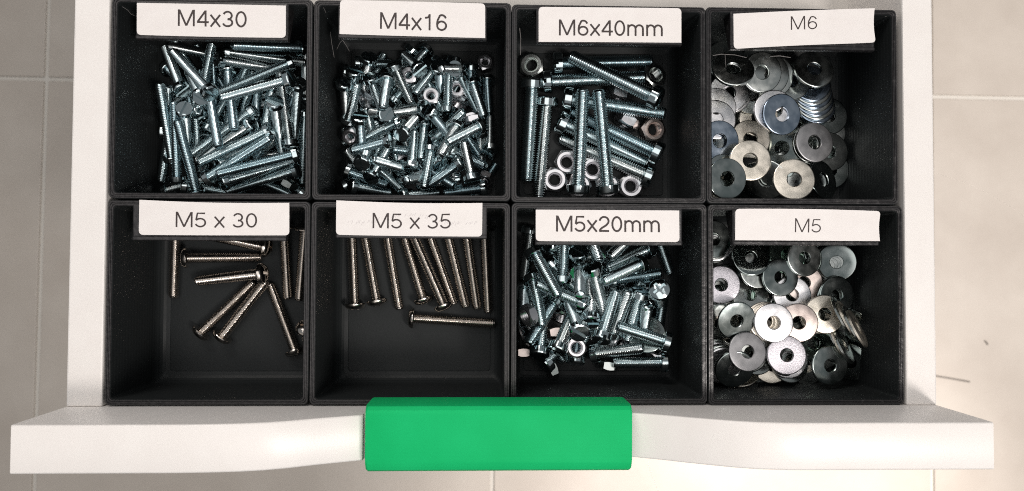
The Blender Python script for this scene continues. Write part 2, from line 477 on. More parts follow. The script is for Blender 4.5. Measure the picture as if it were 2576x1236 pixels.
# lettering: strokes in units of the capital height
def arc(cx, cy, rx, ry, a0, a1, n=14):
    return [(cx+rx*math.cos(R_(a0+(a1-a0)*i/n)), cy+ry*math.sin(R_(a0+(a1-a0)*i/n))) for i in range(n+1)]
GL = {
 'M': (1.16, [[(.14, 0), (.14, 1)], [(.17, .97), (.58, .03)], [(.58, .03), (.99, .97)], [(1.02, 0), (1.02, 1)]]),
 '0': (.774, [arc(.387, .485, .275, .435, 0, 360, 28)]),
 '1': (.774, [[(.44, 0), (.44, .97)], [(.44, .95), (.38, .80), (.28, .755), (.16, .745)]]),
 '2': (.774, [arc(.385, .665, .27, .26, 175, -25, 16)+[(.50, .40), (.24, .24), (.13, .12), (.11, .05)], [(.08, .055), (.68, .055)]]),
 '3': (.774, [arc(.37, .69, .245, .235, 160, -90, 14), arc(.37, .27, .275, .22, 90, -165, 16)]),
 '4': (.774, [[(.55, 0), (.55, .97)], [(.55, .95), (.08, .27)], [(.05, .265), (.74, .265)]]),
 '5': (.774, [[(.64, .93), (.19, .93), (.12, .48)], [(.12, .48)]+arc(.365, .315, .29, .265, 140, -160, 18)]),
 '6': (.774, [arc(.395, .30, .27, .255, 0, 360, 24), [(.65, .75)]+arc(.41, .66, .245, .275, 30, 120, 8)+[(.155, .62), (.125, .47), (.125, .30)]]),
 'x': (.70, [[(.07, 0), (.63, .72)], [(.63, 0), (.07, .72)]]),
 'm': (1.16, [[(.13, 0), (.13, .72)], arc(.355, .45, .225, .23, 165, 0, 10)+[(.58, 0)], arc(.805, .45, .225, .23, 165, 0, 10)+[(1.03, 0)]]),
 ' ': (.36, [])}
def text_strokes(s):
    x = 0; out = []
    for ch in s:
        wd, st = GL[ch]
        for pl in st: out.append([(x+a, b) for a, b in pl])
        x += wd
    return x, out

class Patch:
    """a slightly bent sticker: bilinear between four corners (mm) plus gentle bulges"""
    def __init__(s, tl, tr, br, bl, bend, curl):
        s.c = [Vector(q) for q in (tl, tr, br, bl)]; s.b = bend; s.k = curl
    def at(s, u, v, dz=0.0):
        tl, tr, br, bl = s.c
        p_ = (tl*(1-u)+tr*u)*(1-v)+(bl*(1-u)+br*u)*v
        bt, bb, brr = s.b
        p_ = p_ + Vector((0, bt*math.sin(math.pi*u)*(1-v)+bb*math.sin(math.pi*u)*v, 0)) + Vector((brr*math.sin(math.pi*v)*u**6, 0, 0))
        p_.z += dz + s.k*(u**5)*(.4+.6*v) + .10*math.sin(math.pi*u)
        return p_
def sticker(patch, rounded, rad, parent, off, text, tu0, tu1, tv0, tv1, tvc, weight, faint=False):
    tl, tr, br, bl = patch.c
    Wd = (tr-tl).length; Hd = (bl-tl).length
    NU_, NV_ = 30, 16
    vs = []
    for j in range(NV_+1):
        t = j/NV_; vs.append(t)
    extra = [rad/Hd*f for f in (0, .12, .3, .6, 1)]
    vs = sorted(set([round(q, 4) for q in vs + (extra if 'T' in rounded else []) + ([1-e for e in extra] if 'B' in rounded else [])]))
    V = []; Fc = []
    for v in vs:
        ins = 0
        if 'T' in rounded and v*Hd < rad: d_ = rad-v*Hd; ins = rad-math.sqrt(max(0, rad*rad-d_*d_))
        if 'B' in rounded and (1-v)*Hd < rad: d_ = rad-(1-v)*Hd; ins = rad-math.sqrt(max(0, rad*rad-d_*d_))
        for i in range(NU_+1):
            u = (ins + (Wd-2*ins)*i/NU_)/Wd
            V.append(tuple(patch.at(u, v)-off))
    nv = len(vs); base = len(V)
    V += [(a, b_, c-.14) for (a, b_, c) in V]
    W1 = NU_+1
    for j in range(nv-1):
        for i in range(NU_):
            q = (j*W1+i, j*W1+i+1, (j+1)*W1+i+1, (j+1)*W1+i)
            Fc.append(q); Fc.append(tuple(base+t for t in reversed(q)))
    for j in range(nv-1):
        for i in (0, NU_):
            q = (j*W1+i, (j+1)*W1+i, base+(j+1)*W1+i, base+j*W1+i); Fc.append(q)
    for i in range(NU_):
        for j in (0, nv-1):
            q = (j*W1+i, j*W1+i+1, base+j*W1+i+1, base+j*W1+i); Fc.append(q)
    me = mesh_from('sticker', V, Fc, MT['paper'], True)
    bm = bmesh.new(); bm.from_mesh(me); bmesh.ops.recalc_face_normals(bm, faces=bm.faces); bm.to_mesh(me); bm.free()
    me.set_sharp_from_angle(angle=R_(40))
    st = link('label_sticker', me, parent)
    # lettering ribbons: tu0,tv0 = baseline start; tu1,tv1 = baseline end; tvc = cap top at start
    wid, strokes = text_strokes(text)
    V = []; Fc = []; hw = weight/2
    for si, pl in enumerate(strokes):
        n = len(pl); closed = (abs(pl[0][0]-pl[-1][0]) < 1e-6 and abs(pl[0][1]-pl[-1][1]) < 1e-6)
        b0 = len(V)
        for i in range(n):
            p0 = pl[max(0, i-1)] if not closed else pl[(i-1) % (n-1)]
            p1 = pl[min(n-1, i+1)] if not closed else pl[(i+1) % (n-1)]
            dx, dy = p1[0]-p0[0], p1[1]-p0[1]; l = math.hypot(dx, dy) or 1
            nx, ny = -dy/l*hw, dx/l*hw
            for sgn in (1, -1):
                X = (pl[i][0]+sgn*nx)/wid; Y = pl[i][1]+sgn*ny
                u = tu0+(tu1-tu0)*X; vb = tv0+(tv1-tv0)*X; v = vb+(tvc-tv0)*Y
                V.append(tuple(patch.at(u, v, .03+.004*si)-off))
        for i in range(n-1): Fc.append((b0+2*i, b0+2*i+1, b0+2*i+3, b0+2*i+2))
    lt = link('lettering', mesh_from('lettering', V, Fc, MT['ink']), st)
    if faint:
        rd = random.Random(3); V = []; Fc = []
        for k in range(70):
            u = .08+.9*k/70+rd.uniform(-.004, .004); v = .47+.13*math.sin(k*.11+1.2)+rd.uniform(-.03, .03); h = rd.uniform(.03, .09)
            if rd.random() < .25: continue
            b0 = len(V)
            for (a, c) in ((u, v+h), (u+.003, v+h), (u+.013, v-h*.3), (u+.010, v-h*.3)): V.append(tuple(patch.at(a, c, .018)-off))
            Fc.append((b0, b0+1, b0+2, b0+3))
        link('printer_smudge', mesh_from('printer_smudge', V, Fc, MT['faint']), st)
    return st

def make_tray(i, j, size, jit, label, tabpts, tabz, lab):
    cx = (i-1.5)*P+jit[0]; cy = (j-.5)*Q+jit[1]
    t = empty('tray', (cx, cy, -H-2.2))
    tag(t, label, 'tray', 'black printed trays in the drawer')
    off = Vector((cx, cy, -H-2.2))
    body = link('tray_body', tray_mesh(P/2-.22+size[0], Q/2-.22+size[1], i*7+j, i >= 2), t)
    body.location = Vector((0, 0, H+2.2+jit[2]))*MM
    # label holder: a shelf across the back with a raised lip along its front
    x0, x1, yf = tabpts; yb = cy+Q/2-2.0
    V = []; Fc = []
    zt, zf = tabz
    prof = [(yb, -9), (yb, zt-.1), (yb-1.0, zt), (yf+1.6, zf), (yf+1.2, zf+.35), (yf+.25, zf+.35), (yf, zf-.1), (yf, zf-2.2), (yf+1.0, zf-2.8)]
    xs = [x0, x0+.5, x1-.5, x1]
    for k, x in enumerate(xs):
        s = .3 if k in (0, 3) else 0
        for (y, z) in prof: V.append((x-cx, y-cy, z-s+H+2.2))
    n = len(prof)
    for k in range(3):
        for q in range(n):
            q2 = (q+1) % n; Fc.append((k*n+q, k*n+q2, (k+1)*n+q2, (k+1)*n+q))
    Fc.append(tuple(range(n))); Fc.append(tuple(range(3*n, 4*n)))
    me = mesh_from('label_holder', V, Fc, MT['rimworn' if i >= 2 else 'rim'])
    bm = bmesh.new(); bm.from_mesh(me); bmesh.ops.recalc_face_normals(bm, faces=bm.faces); bm.to_mesh(me); bm.free()
    link('label_holder', me, t)
    patch = Patch(*lab['c'], lab['bend'], lab['curl'])
    sticker(patch, lab['round'], lab['rad'], t, off, lab['text'], *lab['t'], lab['w'], lab.get('faint', False))
    return t

TRAYS = [
 (0, 1, (0, 0), (0.2, 0.3, 0), 'black plastic tray labelled M4x30, holding zinc screws', (-142.5, -85.27, 61.1), (0.25, -0.05), {'c': [(-142.02, 74.74, 0.55), (-86.12, 74.56, 0.55), (-85.96, 62.18, 0.55), (-141.87, 62.51, 0.55)], 'round': 'B', 'rad': 1.5, 'text': 'M4x30', 't': [0.2651, 0.7432, 0.689, 0.6969, 0.1805], 'w': 0.115, 'bend': (0, -0.2, 0), 'curl': 0}),
 (1, 1, (0, 0), (0.2, 0.2, 0.1), 'black plastic tray labelled M4x16, holding short zinc screws and nuts', (-66.29, -9.57, 62.49), (0.25, -0.05), {'c': [(-65.58, 77.11, 0.55), (-10.12, 76.61, 0.55), (-10.05, 63.19, 0.55), (-65.68, 63.92, 0.55)], 'round': 'T', 'rad': 1.5, 'text': 'M4x16', 't': [0.2669, 0.7425, 0.8112, 0.8231, 0.3303], 'w': 0.115, 'bend': (0, -0.1, 0), 'curl': 0}),
 (2, 1, (0, 0), (-0.1, -0.2, -0.1), 'black plastic tray labelled M6x40mm, holding large zinc screws and nuts', (9.62, 66.25, 61.56), (0.25, -0.05), {'c': [(10.48, 75.61, 0.55), (65.97, 75.95, 0.55), (65.94, 62.46, 0.55), (10.53, 62.0, 0.55)], 'round': 'T', 'rad': 1.5, 'text': 'M6x40mm', 't': [0.1317, 0.8769, 0.8155, 0.8191, 0.3566], 'w': 0.115, 'bend': (0, 0, 0), 'curl': 0}),
 (3, 1, (0, 0), (-0.5, -0.1, 0.0), 'black plastic tray labelled M6, holding large washers', (85.44, 142.35, 60.44), (0.25, -0.05), {'c': [(86.39, 74.09, 0.55), (142.04, 76.99, 0.55), (142.03, 63.27, 0.55), (86.48, 60.29, 0.55)], 'round': 'B', 'rad': 1.5, 'text': 'M6', 't': [0.3944, 0.5984, 0.5429, 0.5547, 0.1535], 'w': 0.085, 'bend': (0.25, 0.35, -0.6), 'curl': 1.2}),
 (0, 0, (0, 0), (0.2, 0, 0), 'black plastic tray labelled M5 x 30, holding a few loose steel screws', (-142.31, -85.07, -15.25), (0.25, -0.05), {'c': [(-139.77, -0.06, 0.55), (-83.86, -0.8, 0.55), (-83.71, -13.12, 0.55), (-139.75, -13.23, 0.55)], 'round': 'B', 'rad': 1.5, 'text': 'M5 x 30', 't': [0.2336, 0.7921, 0.7625, 0.7606, 0.3028], 'w': 0.105, 'bend': (-0.5, -0.1, 0), 'curl': 0}),
 (1, 0, (0, 0), (0.1, 0, 0.1), 'black plastic tray labelled M5 x 35, holding a row of steel screws', (-66.37, -9.02, -14.0), (0.25, -0.05), {'c': [(-66.19, 0.26, 0.55), (-10.78, -0.35, 0.55), (-10.85, -13.19, 0.55), (-66.2, -12.82, 0.55)], 'round': 'B', 'rad': 1.5, 'text': 'M5 x 35', 't': [0.2389, 0.7918, 0.784, 0.764, 0.3253], 'w': 0.105, 'bend': (-0.5, -0.15, 0), 'curl': 0, 'faint': True}),
 (2, 0, (0, 0), (0.1, 0.1, 0), 'black plastic tray labelled M5x20mm, holding zinc screws and nuts', (9.49, 66.22, -16.26), (0.25, -0.05), {'c': [(9.63, -2.77, 0.55), (64.94, -2.73, 0.55), (65.05, -14.89, 0.55), (9.67, -14.82, 0.55)], 'round': 'B', 'rad': 1.5, 'text': 'M5x20mm', 't': [0.1312, 0.8707, 0.6928, 0.6917, 0.1816], 'w': 0.12, 'bend': (0, 0, 0), 'curl': 0}),
 (3, 0, (0.5, 0.2), (0.5, -0.2, 0), 'black plastic tray labelled M5, holding smaller washers', (85.88, 143.22, -15.86), (0.25, -0.05), {'c': [(86.83, -1.91, 0.55), (143.71, -2.45, 0.55), (143.05, -14.11, 0.55), (86.68, -14.04, 0.55)], 'round': 'T', 'rad': 1.5, 'text': 'M5', 't': [0.4016, 0.5995, 0.7379, 0.7463, 0.2958], 'w': 0.085, 'bend': (0.35, 0, -0.5), 'curl': 0.8})]
TRAY_OBJ = [make_tray(*args) for args in TRAYS]

# ---------------------------------------------------------------- stray printed plastic strings on the trays, plus a tube imitating an edge highlight
MT['string_or_glint'] = newmat('grey_string_and_glint', (.20, .19, .185), .3)
def string_or_glint(tray, pts, r):
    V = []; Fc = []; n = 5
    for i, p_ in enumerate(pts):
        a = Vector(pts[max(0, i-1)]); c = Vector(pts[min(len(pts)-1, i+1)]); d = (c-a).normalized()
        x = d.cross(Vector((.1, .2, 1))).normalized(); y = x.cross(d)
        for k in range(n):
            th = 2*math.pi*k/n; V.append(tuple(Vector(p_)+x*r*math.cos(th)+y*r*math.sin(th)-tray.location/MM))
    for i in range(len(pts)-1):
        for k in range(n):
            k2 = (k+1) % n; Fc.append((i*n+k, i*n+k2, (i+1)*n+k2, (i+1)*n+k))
    link('string_and_glint', mesh_from('string_and_glint', V, Fc, MT['string_or_glint'], True), tray)
for (ti, pts, r) in [(0, [(-148.14, 73.67, -1.0), (-147.06, 73.09, -3.0), (-146.58, 72.1, -5.0), (-145.84, 72.33, -8.0)], 0.09), (0, [(-153.94, 57.38, -30.0), (-151.34, 58.09, -31.0), (-149.19, 57.63, -34.0)], 0.09), (1, [(-71.71, 68.5, -12.0), (-71.74, 65.09, -15.0), (-71.22, 59.92, -18.0)], 0.1), (1, [(-70.58, 63.86, -20.0), (-68.65, 65.29, -16.0), (-67.17, 65.86, -14.0), (-66.0, 64.26, -16.0), (-65.5, 63.12, -20.0)], 0.12), (1, [(-72.87, 75.62, -1.0), (-72.14, 74.39, -3.0), (-72.03, 73.77, -5.0)], 0.09), (4, [(-130.14, -5.83, -6.0), (-128.87, -5.62, -7.0)], 0.05), (2, [(3.3, 68.31, -3.0), (3.91, 65.29, -6.0), (3.98, 59.8, -10.0)], 0.16), (3, [(99.27, 61.31, -2.6), (112.7, 61.36, -2.6), (127.53, 61.77, -2.6), (143.08, 61.85, -2.6)], 0.22), (3, [(82.56, 61.69, -14.0), (85.72, 62.01, -13.0), (91.25, 61.81, -13.0), (96.78, 61.33, -15.0)], 0.16), (3, [(106.18, 61.6, -14.0), (109.63, 61.65, -13.0), (114.54, 61.3, -14.0)], 0.2), (3, [(86.93, 61.75, -12.0), (87.68, 59.69, -14.0), (88.58, 57.59, -16.0)], 0.12), (3, [(144.84, 75.37, -0.5), (147.72, 74.67, -1.5), (150.21, 74.8, -3.0)], 0.13), (7, [(118.35, -1.8, 0.1), (123.72, -1.89, 0.1), (127.76, -1.73, 0.1)], 0.1)]: string_or_glint(TRAY_OBJ[ti], pts, r)  # the long tube under the large-washer tray's lip imitates a gloss highlight

# ---------------------------------------------------------------- bits on the floor
def rod(name, pts, r, mat, label, cat):
    V = []; Fc = []; n = 6
    for i, p_ in enumerate(pts):
        a = Vector(pts[max(0, i-1)]); c = Vector(pts[min(len(pts)-1, i+1)]); d = (c-a).normalized()
        x = d.cross(Vector((0, 0, 1))).normalized(); y = x.cross(d)
        for k in range(n):
            th = 2*math.pi*k/n; V.append(tuple(Vector(p_)+x*r*math.cos(th)+y*r*math.sin(th)))
    for i in range(len(pts)-1):
        for k in range(n):
            k2 = (k+1) % n; Fc.append((i*n+k, i*n+k2, (i+1)*n+k2, (i+1)*n+k))
    Fc.append(tuple(range(n))); Fc.append(tuple(range((len(pts)-1)*n, len(pts)*n)))
    return tag(link(name, mesh_from(name, V, Fc, mat, True)), label, cat)
rod('wire_offcut', [(560, -163, -738.6), (590, -166.5, -738.4), (615, -170.5, -738.5), (647, -176, -738.6)], 1.1, MT['hair'], 'thin dark wire lying on the floor tiles right of the drawer', 'wire')
rod('floor_crumb', [(669, -120.5, -738.4), (671.5, -123, -738), (673, -126, -738.5)], .8, MT['hair'], 'tiny grey crumb on the beige floor tile at the far right', 'crumb')

# ---------------------------------------------------------------- screws, nuts and washers: (kind, size, x, y, z, axis x, y, z, roll, metal, label)
GROUPS = {'AS': 'zinc screws in the M4x30 tray', 'AN': 'hex nuts in the M4x30 tray', 'AW': 'washers in the M4x30 tray', 'BS': 'zinc screws in the M4x16 tray', 'BN': 'hex nuts in the M4x16 tray', 'BW': 'washers in the M4x16 tray', 'CS': 'zinc screws in the M6x40mm tray', 'CN': 'hex nuts in the M6x40mm tray', 'CW': 'washers in the M6x40mm tray', 'DS': 'zinc screws in the M6 tray', 'DN': 'hex nuts in the M6 tray', 'DW': 'washers in the M6 tray', 'ES': 'steel screws in the M5 x 30 tray', 'EN': 'hex nuts in the M5 x 30 tray', 'EW': 'washers in the M5 x 30 tray', 'FS': 'steel screws in the M5 x 35 tray', 'FN': 'hex nuts in the M5 x 35 tray', 'FW': 'washers in the M5 x 35 tray', 'GS': 'zinc screws in the M5x20mm tray', 'GN': 'hex nuts in the M5x20mm tray', 'GW': 'washers in the M5x20mm tray', 'HS': 'zinc screws in the M5 tray', 'HN': 'hex nuts in the M5 tray', 'HW': 'washers in the M5 tray'}
ITEMS = [
('A', 'S', 'M4x30', -139.49, 20.72, -27.8, -0.004, -0.9, -0.435, 0.74, 'zinc', 'zinc screw at middle left of the M4x30 tray, head down, upper one'),
('A', 'S', 'M4x30', -138.21, 37.57, -24.95, 0.28, 0.894, 0.349, 0.32, 'zinc', 'zinc screw at lower left of the M4x30 tray, head up'),
('A', 'S', 'M4x30', -140.53, 46.74, -25.71, 0.078, 0.933, 0.352, 1.24, 'zinc', 'zinc screw at middle left of the M4x30 tray, head up, left one'),
('A', 'S', 'M4x30', -136.39, 12.19, -26.11, -0.036, -0.972, -0.23, 0.49, 'zinc', 'zinc screw at middle left of the M4x30 tray, head down, lower one'),
('A', 'S', 'M4x30', -129.65, 7.26, -28.49, 0.055, -0.846, -0.53, 0.21, 'zinc', 'zinc screw at lower left of the M4x30 tray, head down'),
('A', 'S', 'M4x30', -128.32, 36.13, -11.89, 0.286, 0.363, 0.887, 1.26, 'zinc', 'zinc screw at middle left of the M4x30 tray, head upper right'),
('A', 'S', 'M4x30', -129.27, 53.3, -23.49, 0.034, 0.961, 0.274, 2.88, 'zinc', 'zinc screw at middle left of the M4x30 tray, head up, right one'),
('A', 'S', 'M4x30', -121.87, 42.1, -10.92, 0.446, -0.532, 0.72, 2.51, 'zinc', 'zinc screw at middle left of the M4x30 tray, head lower right'),
('A', 'S', 'M4x30', -117.85, 43.46, -7.92, 0.634, -0.635, 0.441, 2.4, 'zinc', 'zinc screw at upper left of the M4x30 tray, head lower right, lying level'),
('A', 'S', 'M4x30', -134.29, 47.9, -23.06, 0.445, -0.71, 0.546, 0.7, 'zinc', 'zinc screw at upper left of the M4x30 tray, head lower right, tilted steeply'),
('A', 'S', 'M4x30', -145.25, 58.96, -38.3, -0.71, 0.61, -0.352, 1.69, 'zinc', 'zinc screw at middle left of the M4x30 tray, head upper left'),
('A', 'S', 'M4x30', -114.74, 61.59, -29.09, 0.963, -0.217, 0.161, 0.87, 'zinc', 'zinc screw at upper left of the M4x30 tray, head right'),
('A', 'S', 'M4x30', -125.92, 37.81, -19.49, -0.105, -0.974, 0.202, 0.54, 'zinc', 'zinc screw at upper centre of the M4x30 tray, head down'),
('A', 'S', 'M4x30', -89.58, 67.83, -33.43, 0.691, 0.17, -0.703, 0.33, 'zinc', 'zinc screw at upper right of the M4x30 tray, head right'),
('A', 'S', 'M4x30', -113.97, 62.35, -21.12, -0.942, 0.045, 0.332, 0.67, 'zinc', 'zinc screw at upper right of the M4x30 tray, head left'),
('A', 'S', 'M4x30', -115.41, 57.9, -17.09, -0.763, -0.025, 0.646, 2.91, 'zinc', 'zinc screw at upper centre of the M4x30 tray, head left'),
('A', 'S', 'M4x30', -91.56, 58.49, -23.62, 0.888, 0.443, -0.127, 2.6, 'zinc', 'zinc screw at upper centre of the M4x30 tray, head upper right'),
('A', 'S', 'M4x30', -86.82, 47.35, -4.73, 0.93, 0.168, 0.327, 2.53, 'zinc', 'zinc screw at middle right of the M4x30 tray, head right'),
('A', 'S', 'M4x30', -114.92, 28.29, -32.47, -0.249, -0.967, -0.058, 2.51, 'zinc', 'zinc screw at centre of the M4x30 tray, head down, third from left'),
('A', 'S', 'M4x30', -117.42, 55.4, -29.01, -0.247, 0.861, -0.445, 0.61, 'zinc', 'zinc screw at centre of the M4x30 tray, head up, lying level'),
('A', 'S', 'M4x30', -122.02, 30.27, -31.49, 0.082, -0.997, -0.004, 0.97, 'zinc', 'zinc screw at centre of the M4x30 tray, head down, first from left'),
('A', 'S', 'M4x30', -123.67, 45.59, -25.81, -0.313, 0.793, -0.523, 1.97, 'zinc', 'zinc screw at centre of the M4x30 tray, head up, on top'),
('A', 'S', 'M4x30', -106.93, 47.54, -34.99, -0.088, 0.868, -0.488, 2.3, 'zinc', 'zinc screw at centre of the M4x30 tray, head up, midway down'),
('A', 'S', 'M4x30', -100.76, 48.36, -34.02, -0.023, 0.868, -0.495, 2.68, 'zinc', 'zinc screw at middle right of the M4x30 tray, head up, third highest'),
('A', 'S', 'M4x30', -92.88, 38.7, -10.91, 0.124, 0.507, 0.853, 2.76, 'zinc', 'zinc screw at middle right of the M4x30 tray, head up, highest'),
('A', 'S', 'M4x30', -89.91, 26.44, -22.86, 0.178, -0.976, 0.13, 0.27, 'zinc', 'zinc screw at middle right of the M4x30 tray, head down'),
('A', 'S', 'M4x30', -83.94, 46.21, -11.39, 0.232, 0.58, 0.781, 1.9, 'zinc', 'zinc screw at middle right of the M4x30 tray, head up, second highest'),
('A', 'S', 'M4x30', -83.91, 43.64, -24.04, 0.129, -0.826, 0.549, 2.11, 'zinc', 'zinc screw at upper right of the M4x30 tray, head down'),
('A', 'S', 'M4x30', -106.15, 32.32, -21.38, 0.822, 0.428, 0.375, 1.59, 'zinc', 'zinc screw at lower centre of the M4x30 tray, head upper right, midway down'),
('A', 'S', 'M4x30', -98.19, 29.22, -17.72, 0.908, 0.412, 0.082, 0.56, 'zinc', 'zinc screw at lower centre of the M4x30 tray, head upper right, on top'),
('A', 'S', 'M4x30', -120.82, 11.62, -20.3, -0.849, -0.487, -0.203, 1.49, 'zinc', 'zinc screw at lower centre of the M4x30 tray, head lower left, lying level'),
('A', 'S', 'M4x30', -106.31, 38.31, -22.9, 0.817, 0.565, 0.114, 0.28, 'zinc', 'zinc screw at centre of the M4x30 tray, head upper right'),
('A', 'S', 'M4x30', -88.02, 20.17, -19.12, 0.945, 0.284, -0.161, 2.93, 'zinc', 'zinc screw at lower centre of the M4x30 tray, head right, on top'),
('A', 'S', 'M4x30', -113.83, 9.49, -19.32, -0.788, -0.348, 0.508, 2.72, 'zinc', 'zinc screw at lower right of the M4x30 tray, head lower left'),
('A', 'S', 'M4x30', -89.46, 14.67, -27.68, 0.951, 0.277, 0.135, 1.72, 'zinc', 'zinc screw at lower centre of the M4x30 tray, head right, midway down'),
('A', 'S', 'M4x30', -134.41, 8.68, -32.77, -0.956, 0.144, 0.257, 0.94, 'zinc', 'zinc screw at lower centre of the M4x30 tray, head left'),
('A', 'S', 'M4x30', -131.06, 18.48, -38.25, 0.061, -0.932, -0.357, 2.85, 'zinc', 'zinc screw at middle left of the M4x30 tray, head down, midway down'),
('A', 'S', 'M4x30', -116.66, 17.57, -24.13, -0.669, -0.583, 0.462, 1.8, 'zinc', 'zinc screw at lower centre of the M4x30 tray, head lower left, tilted steeply'),
('A', 'S', 'M4x30', -89.86, 45.22, -28.77, 0.514, 0.858, -0.015, 2.77, 'zinc', 'zinc screw at middle right of the M4x30 tray, head upper right'),
('A', 'S', 'M4x30', -119.38, 17.66, -29.32, -0.879, 0.393, 0.269, 2.66, 'zinc', 'zinc screw at lower centre of the M4x30 tray, head upper left'),
('A', 'S', 'M4x30', -124.01, 33.12, -26.83, -0.454, -0.871, 0.186, 1.6, 'zinc', 'zinc screw at centre of the M4x30 tray, head lower left'),
('A', 'S', 'M4x30', -117.3, 34.38, -28.87, -0.318, -0.947, -0.053, 1.3, 'zinc', 'zinc screw at centre of the M4x30 tray, head down, second from left'),
('A', 'S', 'M4x30', -85.44, 38.53, -29.24, 0.107, 0.92, 0.376, 1.88, 'zinc', 'zinc screw at lower right of the M4x30 tray, head up'),
('A', 'N', 'M4', -92.41, 10.1, -32.65, 0.492, 0.853, 0.174, 0.0, 'zincdull', 'dull grey hex nut standing on edge at lower right of the M4x30 tray'),
('A', 'S', 'M4x30', -145.17, 37.67, -39.32, -0.741, 0.671, 0.039, 1.35, 'zinc', 'half-buried zinc screw at middle left of the M4x30 tray, head upper left'),
('A', 'S', 'M4x30', -122.49, 63.91, -39.32, 0.839, 0.542, 0.039, 0.51, 'zinc', 'half-buried zinc screw at upper left of the M4x30 tray, head upper right'),
('A', 'S', 'M4x30', -121.39, 57.68, -39.32, 0.876, 0.481, 0.039, 0.96, 'zinc', 'half-buried zinc screw at middle left of the M4x30 tray, head upper right, upper one'),
('A', 'S', 'M4x30', -126.64, 36.22, -39.32, -0.989, 0.143, 0.039, 2.55, 'zinc', 'half-buried zinc screw at centre of the M4x30 tray, head left'),
('A', 'S', 'M4x30', -93.07, 37.86, -39.32, 0.628, -0.777, 0.039, 0.14, 'zinc', 'half-buried zinc screw at centre of the M4x30 tray, head lower right'),
('A', 'S', 'M4x30', -113.95, 22.4, -39.32, -0.993, -0.109, 0.039, 0.15, 'zinc', 'half-buried zinc screw at lower right of the M4x30 tray, head left'),
('A', 'S', 'M4x30', -83.49, 29.89, -39.2, 0.995, 0.104, -0.005, 1.97, 'zinc', 'half-buried zinc screw at middle right of the M4x30 tray, head right, lower one'),
('A', 'S', 'M4x30', -144.54, 31.7, -35.03, -0.983, 0.03, 0.182, 0.88, 'zinc', 'half-buried zinc screw at middle left of the M4x30 tray, head left'),
('A', 'S', 'M4x30', -119.76, 12.38, -38.82, 0.016, -0.988, -0.154, 1.68, 'zinc', 'half-buried zinc screw at centre of the M4x30 tray, head down'),
('A', 'S', 'M4x30', -89.25, 7.17, -38.89, 0.726, -0.676, -0.126, 1.48, 'zinc', 'half-buried zinc screw at lower right of the M4x30 tray, head lower right'),
('A', 'S', 'M4x30', -104.14, 37.89, -39.32, 0.988, -0.147, 0.039, 1.08, 'zinc', 'half-buried zinc screw at centre of the M4x30 tray, head right'),
('A', 'S', 'M4x30', -82.15, 28.22, -34.01, 0.482, -0.849, 0.217, 3.13, 'zinc', 'half-buried zinc screw at middle right of the M4x30 tray, head lower right'),
('A', 'S', 'M4x30', -99.43, 63.82, -33.94, 0.858, 0.464, 0.219, 0.61, 'zinc', 'half-buried zinc screw at upper centre of the M4x30 tray, head upper right'),
('A', 'S', 'M4x30', -127.82, 47.54, -35.04, 0.525, -0.846, 0.093, 1.3, 'zinc', 'half-buried zinc screw at upper left of the M4x30 tray, head lower right'),
('A', 'S', 'M4x30', -113.58, 48.18, -38.77, 0.869, 0.463, -0.174, 0.64, 'zinc', 'half-buried zinc screw at middle left of the M4x30 tray, head upper right, lower one'),
('A', 'S', 'M4x30', -85.84, 45.86, -33.34, 0.978, 0.09, 0.189, 1.99, 'zinc', 'half-buried zinc screw at middle right of the M4x30 tray, head right, upper one'),
('A', 'S', 'M4x30', -144.61, 7.81, -38.81, -0.956, -0.248, -0.157, 0.87, 'zinc', 'half-buried zinc screw at lower left of the M4x30 tray, head left'),
('A', 'S', 'M4x30', -87.98, 55.27, -37.82, 0.991, 0.072, -0.111, 1.12, 'zinc', 'half-buried zinc screw at upper centre of the M4x30 tray, head right'),
('A', 'S', 'M4x30', -106.53, 18.92, -32.5, -0.613, -0.79, -0.018, 2.35, 'zinc', 'half-buried zinc screw at middle right of the M4x30 tray, head lower left'),
('A', 'S', 'M4x30', -116.36, 44.81, -34.01, 0.561, -0.823, 0.091, 1.01, 'zinc', 'half-buried zinc screw at upper centre of the M4x30 tray, head lower right'),
('B', 'S', 'M4x16', -57.93, 59.78, -22.24, 0.252, 0.6, 0.759, 1.75, 'zinc', 'zinc screw at upper left of the M4x16 tray, head upper right'),
('B', 'S', 'M4x16', -56.86, 51.57, -22.84, -0.21, 0.686, 0.697, 2.84, 'zinc', 'zinc screw at middle left of the M4x16 tray, head up, second from top edge'),
('B', 'S', 'M4x16', -50.55, 51.02, -22.67, 0.013, 0.8, -0.6, 0.32, 'zinc', 'zinc screw at middle left of the M4x16 tray, head up, fourth from top edge'),
('B', 'S', 'M4x16', -47.31, 57.69, -25.49, -0.35, 0.755, 0.555, 0.19, 'zinc', 'zinc screw at upper centre of the M4x16 tray, head upper left'),
('B', 'S', 'M4x16', -38.15, 58.35, -27.24, 0.445, -0.559, 0.7, 0.72, 'zinc', 'zinc screw at upper centre of the M4x16 tray, head lower right'),
('B', 'S', 'M4x16', -30.59, 61.6, -33.26, 0.562, 0.813, -0.151, 2.4, 'zinc', 'zinc screw at upper centre of the M4x16 tray, head upper right'),
('B', 'S', 'M4x16', -29.29, 57.65, -25.61, 0.022, 0.364, 0.931, 1.93, 'zinc', 'zinc screw at upper centre of the M4x16 tray, head up'),
('B', 'S', 'M4x16', -22.74, 58.01, -25.72, 0.323, 0.242, -0.915, 0.75, 'zinc', 'zinc screw at upper right of the M4x16 tray, head upper right'),
('B', 'S', 'M4x16', -25.71, 42.43, -29.67, -0.011, -0.996, 0.083, 1.04, 'zinc', 'zinc screw at middle right of the M4x16 tray, head down, left one'),
